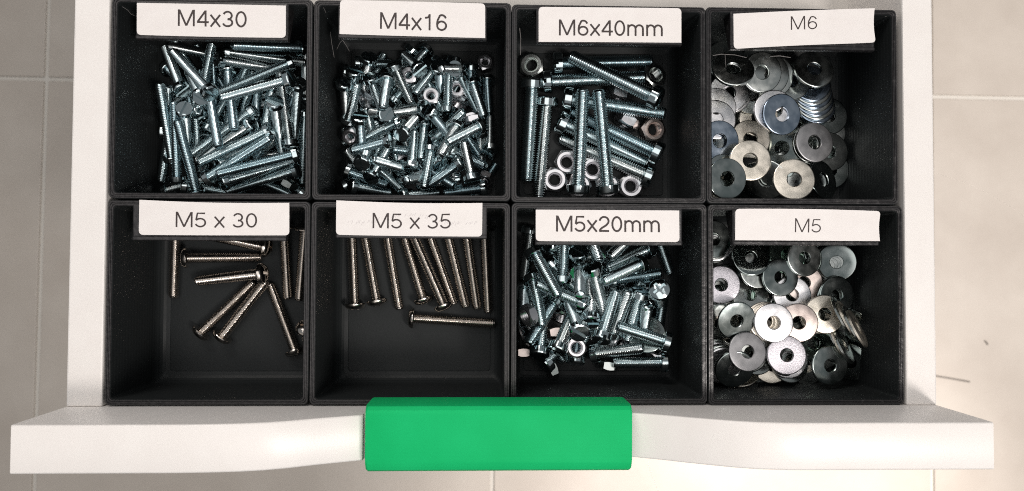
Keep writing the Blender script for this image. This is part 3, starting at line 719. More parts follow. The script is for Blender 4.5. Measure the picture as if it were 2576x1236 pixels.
('B', 'S', 'M4x16', -20.26, 55.77, -33.1, -0.453, 0.887, 0.09, 0.56, 'zinc', 'zinc screw at middle right of the M4x16 tray, head upper left, upper one'),
('B', 'S', 'M4x16', -14.79, 51.43, -28.96, -0.277, 0.885, -0.375, 1.44, 'zinc', 'zinc screw at middle right of the M4x16 tray, head up, on top'),
('B', 'S', 'M4x16', -9.07, 55.23, -38.23, -0.053, 0.925, -0.377, 0.13, 'zinc', 'zinc screw at middle right of the M4x16 tray, head up, midway down'),
('B', 'S', 'M4x16', -7.94, 26.46, -32.05, -0.003, -0.943, 0.334, 2.19, 'zinc', 'zinc screw at middle right of the M4x16 tray, head down, right one'),
('B', 'S', 'M4x16', -64.29, 54.46, -24.56, 0.152, 0.668, 0.728, 2.81, 'zinc', 'zinc screw at middle left of the M4x16 tray, head up, first from top edge'),
('B', 'S', 'M4x16', -67.12, 38.11, -31.57, -0.289, -0.783, -0.551, 3.0, 'zinc', 'zinc screw at middle left of the M4x16 tray, head down'),
('B', 'S', 'M4x16', -68.08, 49.47, -23.9, 0.08, 0.6, 0.796, 2.31, 'zinc', 'zinc screw at middle left of the M4x16 tray, head up, third from top edge'),
('B', 'N', 'M4', -60.49, 45.97, -30.65, -0.814, -0.296, 0.5, 0.35, 'zincnut', 'zinc hex nut leaning at middle left of the M4x16 tray, upper one'),
('B', 'S', 'M4x16', -60.5, 34.14, -17.31, 0.061, 0.659, 0.75, 3.01, 'zinc', 'zinc screw at middle left of the M4x16 tray, head up, fifth from top edge'),
('B', 'S', 'M4x16', -60.67, 40.6, -36.98, -0.286, 0.834, -0.471, 0.06, 'zinc', 'zinc screw at middle left of the M4x16 tray, head up, midway down'),
('B', 'S', 'M4x16', -50.95, 37.54, -19.87, 0.47, -0.209, 0.857, 0.91, 'zinc', 'zinc screw at middle left of the M4x16 tray, head lower right'),
('B', 'S', 'M4x16', -36.5, 41.63, -27.67, 0.83, -0.0, 0.558, 3.03, 'zinc', 'zinc screw at centre of the M4x16 tray, head right, tilted steeply'),
('B', 'S', 'M4x16', -34.69, 42.28, -33.64, 0.895, -0.118, 0.429, 2.43, 'zinc', 'zinc screw at centre of the M4x16 tray, head right, lying level'),
('B', 'S', 'M4x16', -32.14, 38.04, -19.88, -0.443, 0.442, 0.78, 1.29, 'zinc', 'zinc screw at centre of the M4x16 tray, head upper left'),
('B', 'N', 'M4', -32.94, 47.81, -32.51, -0.009, 0.052, 0.999, 5.92, 'zincnut', 'zinc hex nut lying flat at centre of the M4x16 tray, midway down'),
('B', 'N', 'M4', -42.17, 56.04, -30.39, -0.082, -0.03, 0.996, 3.9, 'zincnut', 'zinc hex nut lying flat at upper centre of the M4x16 tray'),
('B', 'N', 'M4', -22.07, 51.37, -34.43, -0.066, 0.024, 0.998, 5.14, 'zincnut', 'zinc hex nut lying flat at upper right of the M4x16 tray, midway down'),
('B', 'N', 'M4', -10.21, 64.25, -40.04, 0.042, 0.238, 0.97, 1.84, 'zincnut', 'zinc hex nut lying flat at upper right of the M4x16 tray, near the bottom'),
('B', 'S', 'M4x16', -47.92, 34.92, -27.79, 0.879, 0.464, -0.106, 0.6, 'zinc', 'zinc screw at middle left of the M4x16 tray, head upper right'),
('B', 'S', 'M4x16', -43.54, 30.29, -21.76, -0.246, -0.547, 0.8, 1.39, 'zinc', 'zinc screw at centre of the M4x16 tray, head lower left'),
('B', 'N', 'M4', -44.81, 38.46, -40.84, 0.0, 0.0, 1.0, 0.86, 'zincnut', 'zinc hex nut lying flat at centre of the M4x16 tray, near the bottom'),
('B', 'S', 'M4x16', -36.24, 34.71, -37.24, 0.038, 0.898, -0.439, 1.2, 'zinc', 'zinc screw at centre of the M4x16 tray, head up'),
('B', 'S', 'M4x16', -40.45, 18.15, -27.68, -0.023, -0.933, 0.358, 3.02, 'zinc', 'zinc screw at lower centre of the M4x16 tray, head down, lying level'),
('B', 'S', 'M4x16', -29.73, 31.02, -31.29, -0.687, -0.542, -0.484, 1.04, 'zinc', 'zinc screw at middle right of the M4x16 tray, head lower left'),
('B', 'S', 'M4x16', -22.33, 32.03, -21.94, 0.345, 0.777, -0.527, 0.03, 'zinc', 'zinc screw at lower right of the M4x16 tray, head upper right'),
('B', 'S', 'M4x16', -13.55, 32.33, -20.87, 0.72, 0.468, -0.513, 0.14, 'zinc', 'zinc screw at middle right of the M4x16 tray, head upper right'),
('B', 'N', 'M4', -16.05, 40.38, -38.88, -0.174, 0.984, 0.035, 0.7, 'zincnut', 'zinc hex nut standing on edge at middle right of the M4x16 tray, near the bottom'),
('B', 'N', 'M4', -14.81, 36.74, -26.72, 0.174, -0.984, 0.035, 0.7, 'zincnut', 'zinc hex nut standing on edge at middle right of the M4x16 tray, on top'),
('B', 'S', 'M4x16', -50.33, 26.38, -20.62, 0.925, 0.188, 0.329, 0.53, 'zinc', 'zinc screw at lower left of the M4x16 tray, head right, lying level'),
('B', 'N', 'M4', -66.43, 30.09, -31.32, -0.1, -0.565, 0.819, 4.92, 'zincnut', 'zinc hex nut leaning at middle left of the M4x16 tray, lower one'),
('B', 'S', 'M4x16', -34.72, 23.9, -37.92, 0.866, -0.045, -0.498, 1.14, 'zinc', 'zinc screw at lower centre of the M4x16 tray, head right, tilted steeply'),
('B', 'N', 'M4', -44.0, 20.77, -36.27, 0.0, 0.0, 1.0, 1.82, 'zincnut', 'zinc hex nut lying flat at lower centre of the M4x16 tray'),
('B', 'S', 'M4x16', -46.17, 17.18, -31.43, 0.587, -0.094, -0.804, 0.3, 'zinc', 'zinc screw at lower left of the M4x16 tray, head right, tilted steeply'),
('B', 'S', 'M4x16', -32.67, 22.82, -27.42, 0.143, 0.946, -0.29, 3.08, 'zinc', 'zinc screw at lower centre of the M4x16 tray, head up'),
('B', 'S', 'M4x16', -28.75, 18.97, -28.82, 0.183, -0.741, 0.646, 1.33, 'zinc', 'zinc screw at lower centre of the M4x16 tray, head down, tilted steeply'),
('B', 'S', 'M4x16', -22.98, 23.0, -22.91, -0.778, 0.298, 0.553, 0.65, 'zinc', 'zinc screw at lower right of the M4x16 tray, head left, tilted steeply'),
('B', 'S', 'M4x16', -15.19, 11.45, -13.81, 0.205, -0.913, 0.352, 0.19, 'zinc', 'zinc screw at lower right of the M4x16 tray, head down'),
('B', 'S', 'M4x16', -21.12, 35.43, -31.83, -0.563, 0.826, 0.002, 0.17, 'zinc', 'zinc screw at middle right of the M4x16 tray, head upper left, lower one'),
('B', 'S', 'M4x16', -22.94, 23.29, -30.69, -0.878, 0.319, 0.357, 0.53, 'zinc', 'zinc screw at lower right of the M4x16 tray, head left, lying level'),
('B', 'S', 'M4x16', -20.99, 17.45, -21.44, 0.772, 0.489, 0.407, 2.13, 'zinc', 'zinc screw at lower centre of the M4x16 tray, head upper right, lying level'),
('B', 'S', 'M4x16', -22.03, 11.95, -32.04, 0.977, 0.145, 0.155, 0.47, 'zinc', 'zinc screw at lower centre of the M4x16 tray, head right, lying level'),
('B', 'S', 'M4x16', -33.95, 16.87, -33.53, -0.714, 0.511, -0.479, 0.13, 'zinc', 'zinc screw at lower centre of the M4x16 tray, head upper left'),
('B', 'S', 'M4x16', -43.32, 5.25, -32.4, -0.852, -0.134, 0.507, 1.54, 'zinc', 'zinc screw at lower centre of the M4x16 tray, head left'),
('B', 'S', 'M4x16', -64.06, 8.57, -29.4, -0.854, 0.109, 0.509, 0.78, 'zinc', 'zinc screw at lower left of the M4x16 tray, head left, tilted steeply'),
('B', 'S', 'M4x16', -11.38, 8.24, -29.24, 0.983, 0.116, 0.144, 3.13, 'zinc', 'zinc screw at lower right of the M4x16 tray, head right'),
('B', 'S', 'M4x16', -56.15, 12.86, -23.23, -0.302, -0.756, 0.581, 0.38, 'zinc', 'zinc screw at lower left of the M4x16 tray, head down, right one'),
('B', 'S', 'M4x16', -59.56, 18.0, -19.71, -0.071, -0.658, 0.75, 1.66, 'zinc', 'zinc screw at lower left of the M4x16 tray, head down, left one'),
('B', 'S', 'M4x16', -59.38, 12.32, -36.44, 0.592, -0.755, -0.281, 2.43, 'zinc', 'zinc screw at lower left of the M4x16 tray, head lower right'),
('B', 'S', 'M4x16', -66.18, 14.71, -31.59, -0.939, 0.337, -0.059, 1.29, 'zinc', 'zinc screw at lower left of the M4x16 tray, head left, lying level'),
('B', 'S', 'M4x16', -36.87, 12.62, -28.89, 0.298, 0.183, -0.937, 3.1, 'zinc', 'zinc screw at lower centre of the M4x16 tray, head upper right, tilted steeply'),
('B', 'S', 'M4x16', -43.67, 6.41, -37.92, 0.642, -0.582, -0.499, 1.5, 'zinc', 'zinc screw at lower centre of the M4x16 tray, head lower right'),
('B', 'S', 'M4x16', -23.78, 63.07, -36.16, 0.184, 0.983, 0.011, 0.76, 'zinc', 'zinc screw at upper right of the M4x16 tray, head up, near the bottom'),
('B', 'S', 'M4x16', -16.23, 60.07, -34.14, 0.005, 0.918, 0.396, 1.29, 'zinc', 'zinc screw at upper right of the M4x16 tray, head up, midway down'),
('B', 'N', 'M4', -21.11, 46.24, -36.76, -0.433, -0.75, 0.5, 0.0, 'zincnut', 'zinc hex nut leaning at middle right of the M4x16 tray'),
('B', 'S', 'M4x16', -47.92, 48.23, -35.81, -0.697, -0.692, -0.19, 0.12, 'zinc', 'zinc screw at upper centre of the M4x16 tray, head lower left'),
('B', 'S', 'M4x16', -28.32, 42.67, -35.68, 0.475, -0.88, 0.02, 1.32, 'zinc', 'zinc screw at centre of the M4x16 tray, head lower right'),
('B', 'S', 'M4x16', -63.03, 61.97, -34.89, -0.997, -0.019, 0.075, 0.78, 'zinc', 'zinc screw at upper left of the M4x16 tray, head left'),
('B', 'S', 'M4x16', -12.08, 31.06, -31.68, -0.047, 0.828, 0.558, 2.79, 'zinc', 'zinc screw at lower right of the M4x16 tray, head up'),
('B', 'N', 'M4', -10.07, 13.23, -34.12, -0.296, -0.814, 0.5, 0.17, 'zincnut', 'zinc hex nut leaning at lower right of the M4x16 tray'),
('B', 'S', 'M4x16', -68.81, 10.42, -39.4, -0.881, -0.468, 0.069, 2.61, 'zinc', 'half-buried zinc screw at lower left of the M4x16 tray, head lower left'),
('B', 'S', 'M4x16', -54.32, 16.68, -36.31, 0.368, -0.892, 0.262, 1.57, 'zinc', 'half-buried zinc screw at lower left of the M4x16 tray, head down, near the bottom'),
('B', 'S', 'M4x16', -57.89, 36.34, -39.4, 0.862, 0.501, 0.069, 0.1, 'zinc', 'half-buried zinc screw at middle left of the M4x16 tray, head upper right'),
('B', 'S', 'M4x16', -64.94, 11.37, -35.38, 0.209, -0.924, 0.32, 0.8, 'zinc', 'half-buried zinc screw at lower left of the M4x16 tray, head down, midway down'),
('B', 'S', 'M4x16', -59.87, 53.32, -39.4, -0.375, -0.924, 0.069, 0.76, 'zinc', 'half-buried zinc screw at upper left of the M4x16 tray, head down'),
('B', 'S', 'M4x16', -23.23, 38.65, -39.4, 0.357, 0.932, 0.069, 0.65, 'zinc', 'half-buried zinc screw at middle right of the M4x16 tray, head up'),
('B', 'S', 'M4x16', -50.88, 38.58, -39.4, 0.301, -0.951, 0.069, 0.73, 'zinc', 'half-buried zinc screw at middle left of the M4x16 tray, head down, right one'),
('B', 'S', 'M4x16', -13.83, 7.06, -39.4, -0.555, -0.829, 0.069, 2.73, 'zinc', 'half-buried zinc screw at lower right of the M4x16 tray, head lower left'),
('B', 'S', 'M4x16', -46.84, 51.92, -39.4, -0.677, 0.733, 0.069, 0.44, 'zinc', 'half-buried zinc screw at centre of the M4x16 tray, head upper left, left one'),
('B', 'S', 'M4x16', -69.28, 56.25, -39.4, -0.699, -0.712, 0.069, 0.16, 'zinc', 'half-buried zinc screw at upper left of the M4x16 tray, head lower left'),
('B', 'S', 'M4x16', -52.44, 24.71, -39.4, -0.181, 0.981, 0.069, 2.91, 'zinc', 'half-buried zinc screw at lower left of the M4x16 tray, head up'),
('B', 'S', 'M4x16', -41.93, 33.37, -39.4, -0.329, 0.942, 0.069, 1.78, 'zinc', 'half-buried zinc screw at lower centre of the M4x16 tray, head up, left one'),
('B', 'S', 'M4x16', -21.7, 7.07, -39.4, 0.544, -0.836, 0.069, 3.11, 'zinc', 'half-buried zinc screw at lower right of the M4x16 tray, head lower right'),
('B', 'S', 'M4x16', -37.39, 59.53, -39.4, -0.988, -0.139, 0.069, 1.27, 'zinc', 'half-buried zinc screw at upper centre of the M4x16 tray, head left, upper one'),
('B', 'S', 'M4x16', -22.97, 21.67, -38.61, 0.043, 0.971, -0.234, 2.83, 'zinc', 'half-buried zinc screw at lower right of the M4x16 tray, head up'),
('B', 'S', 'M4x16', -65.84, 38.86, -39.4, -0.037, -0.997, 0.069, 2.05, 'zinc', 'half-buried zinc screw at middle left of the M4x16 tray, head down, left one'),
('B', 'S', 'M4x16', -11.58, 47.31, -39.4, 0.288, -0.955, 0.069, 2.48, 'zinc', 'half-buried zinc screw at upper right of the M4x16 tray, head down'),
('B', 'S', 'M4x16', -42.87, 68.34, -39.4, 0.644, 0.762, 0.069, 2.34, 'zinc', 'half-buried zinc screw at upper centre of the M4x16 tray, head upper right, near the bottom'),
('B', 'S', 'M4x16', -40.03, 53.79, -39.4, -0.97, -0.231, 0.069, 1.55, 'zinc', 'half-buried zinc screw at upper centre of the M4x16 tray, head left, lower one'),
('B', 'S', 'M4x16', -62.17, 21.07, -38.66, 0.522, -0.827, -0.209, 0.29, 'zinc', 'half-buried zinc screw at middle left of the M4x16 tray, head lower right'),
('B', 'S', 'M4x16', -67.96, 57.49, -33.72, -0.956, 0.21, 0.205, 0.66, 'zinc', 'half-buried zinc screw at upper left of the M4x16 tray, head left'),
('B', 'S', 'M4x16', -35.75, 48.22, -39.39, -0.428, 0.901, 0.069, 2.74, 'zinc', 'half-buried zinc screw at centre of the M4x16 tray, head upper left, right one'),
('B', 'S', 'M4x16', -50.97, 52.77, -33.11, -0.573, -0.677, 0.461, 2.83, 'zinc', 'half-buried zinc screw at upper centre of the M4x16 tray, head lower left'),
('B', 'S', 'M4x16', -37.48, 12.02, -39.4, 0.695, -0.716, 0.069, 2.9, 'zinc', 'half-buried zinc screw at lower centre of the M4x16 tray, head lower right'),
('B', 'S', 'M4x16', -50.13, 31.3, -38.67, 0.97, -0.121, -0.209, 1.06, 'zinc', 'half-buried zinc screw at middle left of the M4x16 tray, head right'),
('B', 'S', 'M4x16', -7.51, 25.49, -39.39, 0.903, -0.423, 0.069, 2.06, 'zinc', 'half-buried zinc screw at middle right of the M4x16 tray, head lower right, right one'),
('B', 'S', 'M4x16', -17.2, 23.48, -38.67, 0.537, -0.818, -0.207, 2.51, 'zinc', 'half-buried zinc screw at middle right of the M4x16 tray, head lower right, left one'),
('B', 'S', 'M4x16', -36.37, 68.21, -38.2, 0.553, 0.764, -0.332, 2.02, 'zinc', 'half-buried zinc screw at upper centre of the M4x16 tray, head upper right, midway down'),
('B', 'S', 'M4x16', -25.99, 26.43, -35.19, 0.249, 0.961, 0.121, 2.56, 'zinc', 'half-buried zinc screw at lower centre of the M4x16 tray, head up, right one'),
('B', 'S', 'M4x16', -45.76, 14.26, -38.26, 0.27, -0.932, -0.241, 1.66, 'zinc', 'half-buried zinc screw at lower centre of the M4x16 tray, head down'),
('B', 'S', 'M4x16', -67.83, 49.22, -36.49, -0.948, 0.318, -0.025, 2.06, 'zinc', 'half-buried zinc screw at middle left of the M4x16 tray, head left'),
('B', 'S', 'M4x16', -46.24, 35.31, -34.59, -0.315, 0.91, 0.27, 2.15, 'zinc', 'half-buried zinc screw at centre of the M4x16 tray, head up'),
('B', 'S', 'M4x16', -56.68, 20.87, -32.45, -0.313, -0.939, 0.139, 0.84, 'zinc', 'half-buried zinc screw at middle left of the M4x16 tray, head down, midway down'),
('B', 'S', 'M4x16', -20.56, 56.05, -39.4, 0.535, 0.842, 0.069, 2.9, 'zinc', 'half-buried zinc screw at middle right of the M4x16 tray, head upper right'),
('C', 'S', 'M6x40', 9.99, 51.9, -32.31, 0.045, 0.983, 0.18, 3.0, 'zinc', 'thick zinc screw at middle left of the M6x40mm tray, head up'),
('C', 'S', 'M6x40', 16.47, 44.8, -36.6, 0.077, 0.994, 0.073, 0.23, 'zinc', 'thick zinc screw at lower left of the M6x40mm tray, head up'),
('C', 'S', 'M6x40', 23.21, 64.01, -37.99, -0.998, -0.043, 0.039, 3.05, 'zinc', 'thick zinc screw at upper centre of the M6x40mm tray, head left, near the bottom'),
('C', 'S', 'M6x40', 19.07, 55.81, -37.11, -0.983, -0.011, -0.186, 3.02, 'zinc', 'thick zinc screw at upper centre of the M6x40mm tray, head left, midway down'),
('C', 'S', 'M6x40', 58.88, 46.24, -20.36, 0.815, -0.492, 0.307, 2.1, 'zinc', 'thick zinc screw at upper centre of the M6x40mm tray, head lower right'),
('C', 'S', 'M6x40', 29.94, 10.65, -32.87, -0.028, -0.988, -0.151, 0.14, 'zinc', 'thick zinc screw at centre of the M6x40mm tray, head down, left one'),
('C', 'S', 'M6x40', 42.33, 10.81, -32.76, 0.121, -0.977, -0.177, 2.82, 'zinc', 'thick zinc screw at centre of the M6x40mm tray, head down, right one'),
('C', 'S', 'M6x40', 27.53, 47.31, -33.66, -0.98, 0.167, -0.113, 0.4, 'zinc', 'thick zinc screw at centre of the M6x40mm tray, head left'),
('C', 'S', 'M6x40', 24.5, 36.7, -34.28, -0.911, 0.39, 0.131, 3.04, 'zinc', 'thick zinc screw at centre of the M6x40mm tray, head upper left'),
('C', 'S', 'M6x40', 61.73, 24.92, -30.72, 0.861, -0.459, 0.22, 2.09, 'zinc', 'thick zinc screw at centre of the M6x40mm tray, head lower right'),
('C', 'S', 'M6x40', 58.88, 15.47, -36.06, 0.911, -0.403, 0.087, 0.19, 'zinc', 'thick zinc screw at lower centre of the M6x40mm tray, head lower right'),
('C', 'N', 'M6', 10.35, 63.12, -38.8, -0.227, -0.083, 0.97, 1.05, 'zincdull', 'dull grey hex nut lying flat at upper left of the M6x40mm tray'),
('C', 'N', 'M6', 63.39, 58.78, -38.38, 0.296, 0.171, 0.94, 3.99, 'zincdull', 'dull grey hex nut slightly tilted at upper right of the M6x40mm tray'),
('C', 'N', 'M6', 63.15, 35.62, -39.11, 0.15, -0.087, 0.985, 3.57, 'zincwarm', 'pinkish hex nut lying flat at middle right of the M6x40mm tray'),
('C', 'N', 'M6', 48.25, 50.62, -37.39, -0.259, -0.966, 0.017, 0.26, 'zincnut', 'zinc hex nut standing on edge at centre of the M6x40mm tray'),
('C', 'N', 'M6', 51.67, 38.56, -37.35, -0.5, -0.865, 0.035, 0.0, 'zincnut', 'zinc hex nut standing on edge at middle right of the M6x40mm tray'),
('C', 'N', 'M6', 25.7, 20.93, -39.94, 0.0, 0.0, 1.0, 4.69, 'zincnut', 'zinc hex nut lying flat at lower left of the M6x40mm tray, upper one'),
('C', 'N', 'M6', 36.94, 17.96, -39.94, 0.0, 0.0, 1.0, 5.82, 'zincnut', 'zinc hex nut lying flat at lower centre of the M6x40mm tray, second from left'),
('C', 'N', 'M6', 20.4, 13.3, -39.94, 0.0, 0.0, 1.0, 1.37, 'zincnut', 'zinc hex nut lying flat at lower left of the M6x40mm tray, lower one'),
('C', 'N', 'M6', 53.62, 10.79, -39.94, 0.0, 0.0, 1.0, 0.02, 'zincnut', 'zinc hex nut lying flat at lower right of the M6x40mm tray'),
('C', 'N', 'M6', 30.84, 10.65, -39.94, 0.0, 0.0, 1.0, 5.79, 'zincnut', 'zinc hex nut lying flat at lower centre of the M6x40mm tray, first from left'),
('C', 'N', 'M6', 43.27, 10.65, -39.94, 0.0, 0.0, 1.0, 0.08, 'zincnut', 'zinc hex nut lying flat at lower centre of the M6x40mm tray, third from left'),
('D', 'W', 'WM6', 110.15, 65.19, -39.34, 0.0, 0.0, 1.0, 5.5, 'zincdark', 'dark washer lying flat at upper centre of the M6 tray'),
('D', 'W', 'WM6', 128.44, 27.05, -41.9, 0.0, 0.0, 1.0, 0.73, 'zincdull', 'dull grey washer lying flat at middle right of the M6 tray, left one'),
('D', 'W', 'WM6', 99.6, 37.19, -41.42, 0.07, 0.0, 0.998, 5.09, 'zincdull', 'dull grey washer lying flat at middle left of the M6 tray'),
('D', 'W', 'WM6', 118.22, 18.6, -41.04, 0.0, 0.0, 1.0, 4.92, 'zincdark', 'dark washer lying flat at lower centre of the M6 tray'),
('D', 'W', 'WM6', 131.65, 52.68, -41.9, 0.0, 0.0, 1.0, 5.51, 'zincdull', 'dull grey washer lying flat at upper right of the M6 tray, right one'),
('D', 'W', 'WM6', 140.36, 34.88, -39.66, -0.07, 0.0, 0.998, 3.46, 'zincdull', 'dull grey washer lying flat at middle right of the M6 tray, right one'),
('D', 'W', 'WM6', 117.57, 37.31, -41.04, 0.0, 0.0, 1.0, 5.52, 'zincdark', 'dark washer lying flat at centre of the M6 tray'),
('D', 'W', 'WM6', 141.34, 18.49, -38.71, -0.087, 0.0, 0.996, 1.27, 'zincdark', 'dark washer lying flat at lower right of the M6 tray, right one'),
('D', 'W', 'WM6', 93.51, 11.0, -39.08, -0.038, 0.084, 0.996, 4.22, 'zinccream', 'cream-tinted washer lying flat at lower left of the M6 tray, near the bottom'),
('D', 'W', 'WM6', 128.05, 52.33, -40.5, -0.115, 0.042, 0.993, 2.08, 'zincdull', 'dull grey washer lying flat at upper right of the M6 tray, left one'),
('D', 'W', 'WM6', 130.02, 19.12, -38.54, -0.115, 0.042, 0.993, 5.6, 'zincdark', 'dark washer lying flat at lower right of the M6 tray, left one'),
('D', 'W', 'WM6', 122.3, 18.25, -38.01, -0.12, -0.021, 0.993, 4.86, 'zincdull', 'dull grey washer lying flat at lower centre of the M6 tray'),
('D', 'W', 'WM6', 130.8, 41.4, -38.23, 0.042, -0.115, 0.993, 2.96, 'zincdark', 'dark washer lying flat at middle right of the M6 tray, left one'),
('D', 'W', 'WM6', 94.91, 66.54, -38.02, -0.115, 0.042, 0.993, 3.31, 'zincdark', 'dark washer lying flat at upper left of the M6 tray'),
('D', 'W', 'WM6', 139.55, 41.79, -35.94, -0.042, 0.115, 0.993, 0.17, 'zincdark', 'dark washer lying flat at middle right of the M6 tray, right one'),
('D', 'W', 'WM6', 114.13, 51.51, -37.61, -0.105, 0.068, 0.992, 0.21, 'zincbright', 'bright silver washer lying flat at upper centre of the M6 tray'),
('D', 'W', 'WM6', 109.12, 40.8, -36.31, -0.066, 0.056, 0.996, 3.73, 'zinccream', 'cream-tinted washer lying flat at centre of the M6 tray, near the bottom'),
('D', 'W', 'WM6', 125.24, 36.09, -33.88, 0.122, 0.0, 0.993, 3.07, 'zincdull', 'dull grey washer lying flat at centre of the M6 tray, near the bottom'),
('D', 'W', 'WM6', 93.88, 23.87, -37.67, 0.106, -0.061, 0.993, 5.43, 'zincdull', 'dull grey washer lying flat at lower left of the M6 tray'),
('D', 'W', 'WM6', 139.11, 25.89, -33.56, 0.106, 0.061, 0.993, 3.82, 'zincdull', 'dull grey washer lying flat at lower right of the M6 tray'),
('D', 'W', 'WM6', 105.63, 50.65, -34.26, 0.132, -0.119, 0.984, 0.87, 'zincdull', 'dull grey washer lying flat at centre of the M6 tray, midway down'),
('D', 'W', 'WM6', 95.87, 50.3, -31.91, -0.064, 0.086, 0.994, 2.28, 'zincbright', 'bright silver washer lying flat at middle left of the M6 tray, second from top edge'),
('D', 'W', 'WM6', 94.21, 50.33, -30.84, -0.053, 0.052, 0.997, 4.82, 'zincbright', 'bright silver washer lying flat at middle left of the M6 tray, first from top edge'),
('D', 'W', 'WM6', 132.96, 45.56, -33.04, -0.01, 0.292, 0.956, 3.28, 'zincblue', 'bluish washer slightly tilted at middle right of the M6 tray, lower one'),
('D', 'W', 'WM6', 132.32, 47.02, -32.38, -0.01, 0.292, 0.956, 0.07, 'zincdull', 'dull grey washer slightly tilted at middle right of the M6 tray, lower one'),
('D', 'W', 'WM6', 131.67, 48.48, -31.7, -0.01, 0.292, 0.956, 5.26, 'zincblue', 'bluish washer slightly tilted at middle right of the M6 tray, upper one'),
('D', 'W', 'WM6', 131.03, 49.94, -31.03, -0.01, 0.292, 0.956, 5.2, 'zincdull', 'dull grey washer slightly tilted at middle right of the M6 tray, upper one'),
('D', 'W', 'WM6', 130.39, 51.38, -30.35, -0.01, 0.292, 0.956, 0.53, 'zincblue', 'bluish washer slightly tilted at upper right of the M6 tray, lower one'),
('D', 'W', 'WM6', 88.64, 43.66, -29.87, -0.047, 0.055, 0.997, 3.41, 'zincbright', 'bright silver washer lying flat at middle left of the M6 tray, third from top edge'),
('D', 'W', 'WM6', 129.74, 52.82, -29.68, -0.01, 0.292, 0.956, 2.39, 'zincdull', 'dull grey washer slightly tilted at upper right of the M6 tray, midway down'),
('D', 'W', 'WM6', 100.9, 10.71, -33.28, -0.548, -0.384, 0.743, 4.94, 'zincdull', 'dull grey washer leaning at lower left of the M6 tray'),
('D', 'W', 'WM6', 129.1, 54.25, -28.99, -0.01, 0.292, 0.956, 1.95, 'zincblue', 'bluish washer slightly tilted at upper right of the M6 tray, upper one'),
('D', 'W', 'WM6', 102.65, 11.0, -30.59, -0.548, -0.384, 0.743, 1.47, 'zincdark', 'dark washer leaning at lower centre of the M6 tray, midway down'),
('D', 'W', 'WM6', 104.32, 11.43, -27.88, -0.548, -0.384, 0.743, 3.06, 'zincdull', 'dull grey washer leaning at lower centre of the M6 tray, deeper one'),
('D', 'W', 'WM6', 105.93, 11.84, -25.21, -0.548, -0.384, 0.743, 6.07, 'zincdark', 'dark washer leaning at lower centre of the M6 tray, on top'),
('D', 'W', 'WM6', 119.49, 54.84, -26.56, 0.114, 0.095, 0.989, 0.6, 'zincdull', 'dull grey washer lying flat at upper centre of the M6 tray, fourth from left'),
('D', 'W', 'WM6', 107.54, 12.26, -22.59, -0.548, -0.384, 0.743, 0.72, 'zincdull', 'dull grey washer leaning at lower centre of the M6 tray, higher one'),
('D', 'W', 'WM6', 111.42, 55.75, -23.35, 0.146, -0.145, 0.979, 3.9, 'zincdull', 'dull grey washer lying flat at upper centre of the M6 tray, third from left'),
('D', 'W', 'WM6', 108.89, 56.29, -21.39, 0.186, -0.061, 0.981, 5.56, 'zincdull', 'dull grey washer lying flat at upper centre of the M6 tray, second from left'),
('D', 'W', 'WM6', 87.94, 38.2, -28.58, -0.026, 0.07, 0.997, 3.22, 'zincbright', 'bright silver washer lying flat at middle left of the M6 tray, fourth from top edge'),
('D', 'W', 'WM6', 128.15, 58.87, -23.23, 0.051, 0.288, 0.956, 2.73, 'zincdull', 'dull grey washer slightly tilted at upper right of the M6 tray, on top'),
('D', 'W', 'WM6', 117.89, 27.01, -32.22, -0.522, -0.092, 0.848, 5.39, 'zincdark', 'dark washer leaning at centre of the M6 tray'),
('D', 'W', 'WM6', 104.66, 56.47, -19.52, 0.107, -0.081, 0.991, 4.88, 'zincdull', 'dull grey washer lying flat at upper centre of the M6 tray, first from left'),
('D', 'W', 'WM6', 104.36, 30.81, -33.26, -0.035, 0.102, 0.994, 0.42, 'zinccream', 'cream-tinted washer lying flat at centre of the M6 tray, midway down'),
('D', 'W', 'WM6', 87.97, 28.41, -26.18, 0.12, 0.104, 0.987, 5.53, 'zincblue', 'bluish washer lying flat at middle left of the M6 tray, deeper one'),
('D', 'W', 'WM6', 109.56, 40.52, -18.68, -0.063, 0.053, 0.997, 1.23, 'zincbright', 'bright silver washer lying flat at centre of the M6 tray'),
('D', 'W', 'WM6', 88.11, 28.51, -24.15, 0.12, -0.057, 0.991, 1.9, 'zincblue', 'bluish washer lying flat at middle left of the M6 tray, higher one'),
('D', 'W', 'WM6', 91.55, 56.49, -16.09, -0.079, 0.447, 0.891, 5.25, 'zincdull', 'dull grey washer slightly tilted at upper left of the M6 tray'),
('D', 'W', 'WM6', 90.25, 14.47, -22.73, 0.103, 0.143, 0.984, 2.65, 'zincdark', 'dark washer lying flat at lower left of the M6 tray, deeper one'),
('D', 'W', 'WM6', 128.72, 28.45, -28.23, 0.18, -0.009, 0.984, 5.01, 'zincdull', 'dull grey washer lying flat at middle right of the M6 tray, midway down'),
('D', 'W', 'WM6', 99.18, 19.5, -18.56, -0.034, 0.066, 0.997, 1.05, 'zinccream', 'cream-tinted washer lying flat at lower left of the M6 tray, on top'),
('D', 'W', 'WM6', 132.84, 12.73, -26.39, 0.498, 0.181, 0.848, 5.49, 'zincdark', 'dark washer leaning at lower right of the M6 tray'),
('D', 'W', 'WM6', 88.66, 11.58, -16.13, 0.171, -0.019, 0.985, 1.11, 'zincdark', 'dark washer lying flat at lower left of the M6 tray, higher one'),
('D', 'W', 'WM6', 111.56, 38.33, -16.32, 0.175, -0.028, 0.984, 0.94, 'zincblue', 'bluish washer lying flat at centre of the M6 tray'),
('D', 'W', 'WM6', 128.67, 28.37, -24.69, 0.144, 0.037, 0.989, 3.1, 'zincgrey', 'smooth grey washer lying flat at middle right of the M6 tray'),
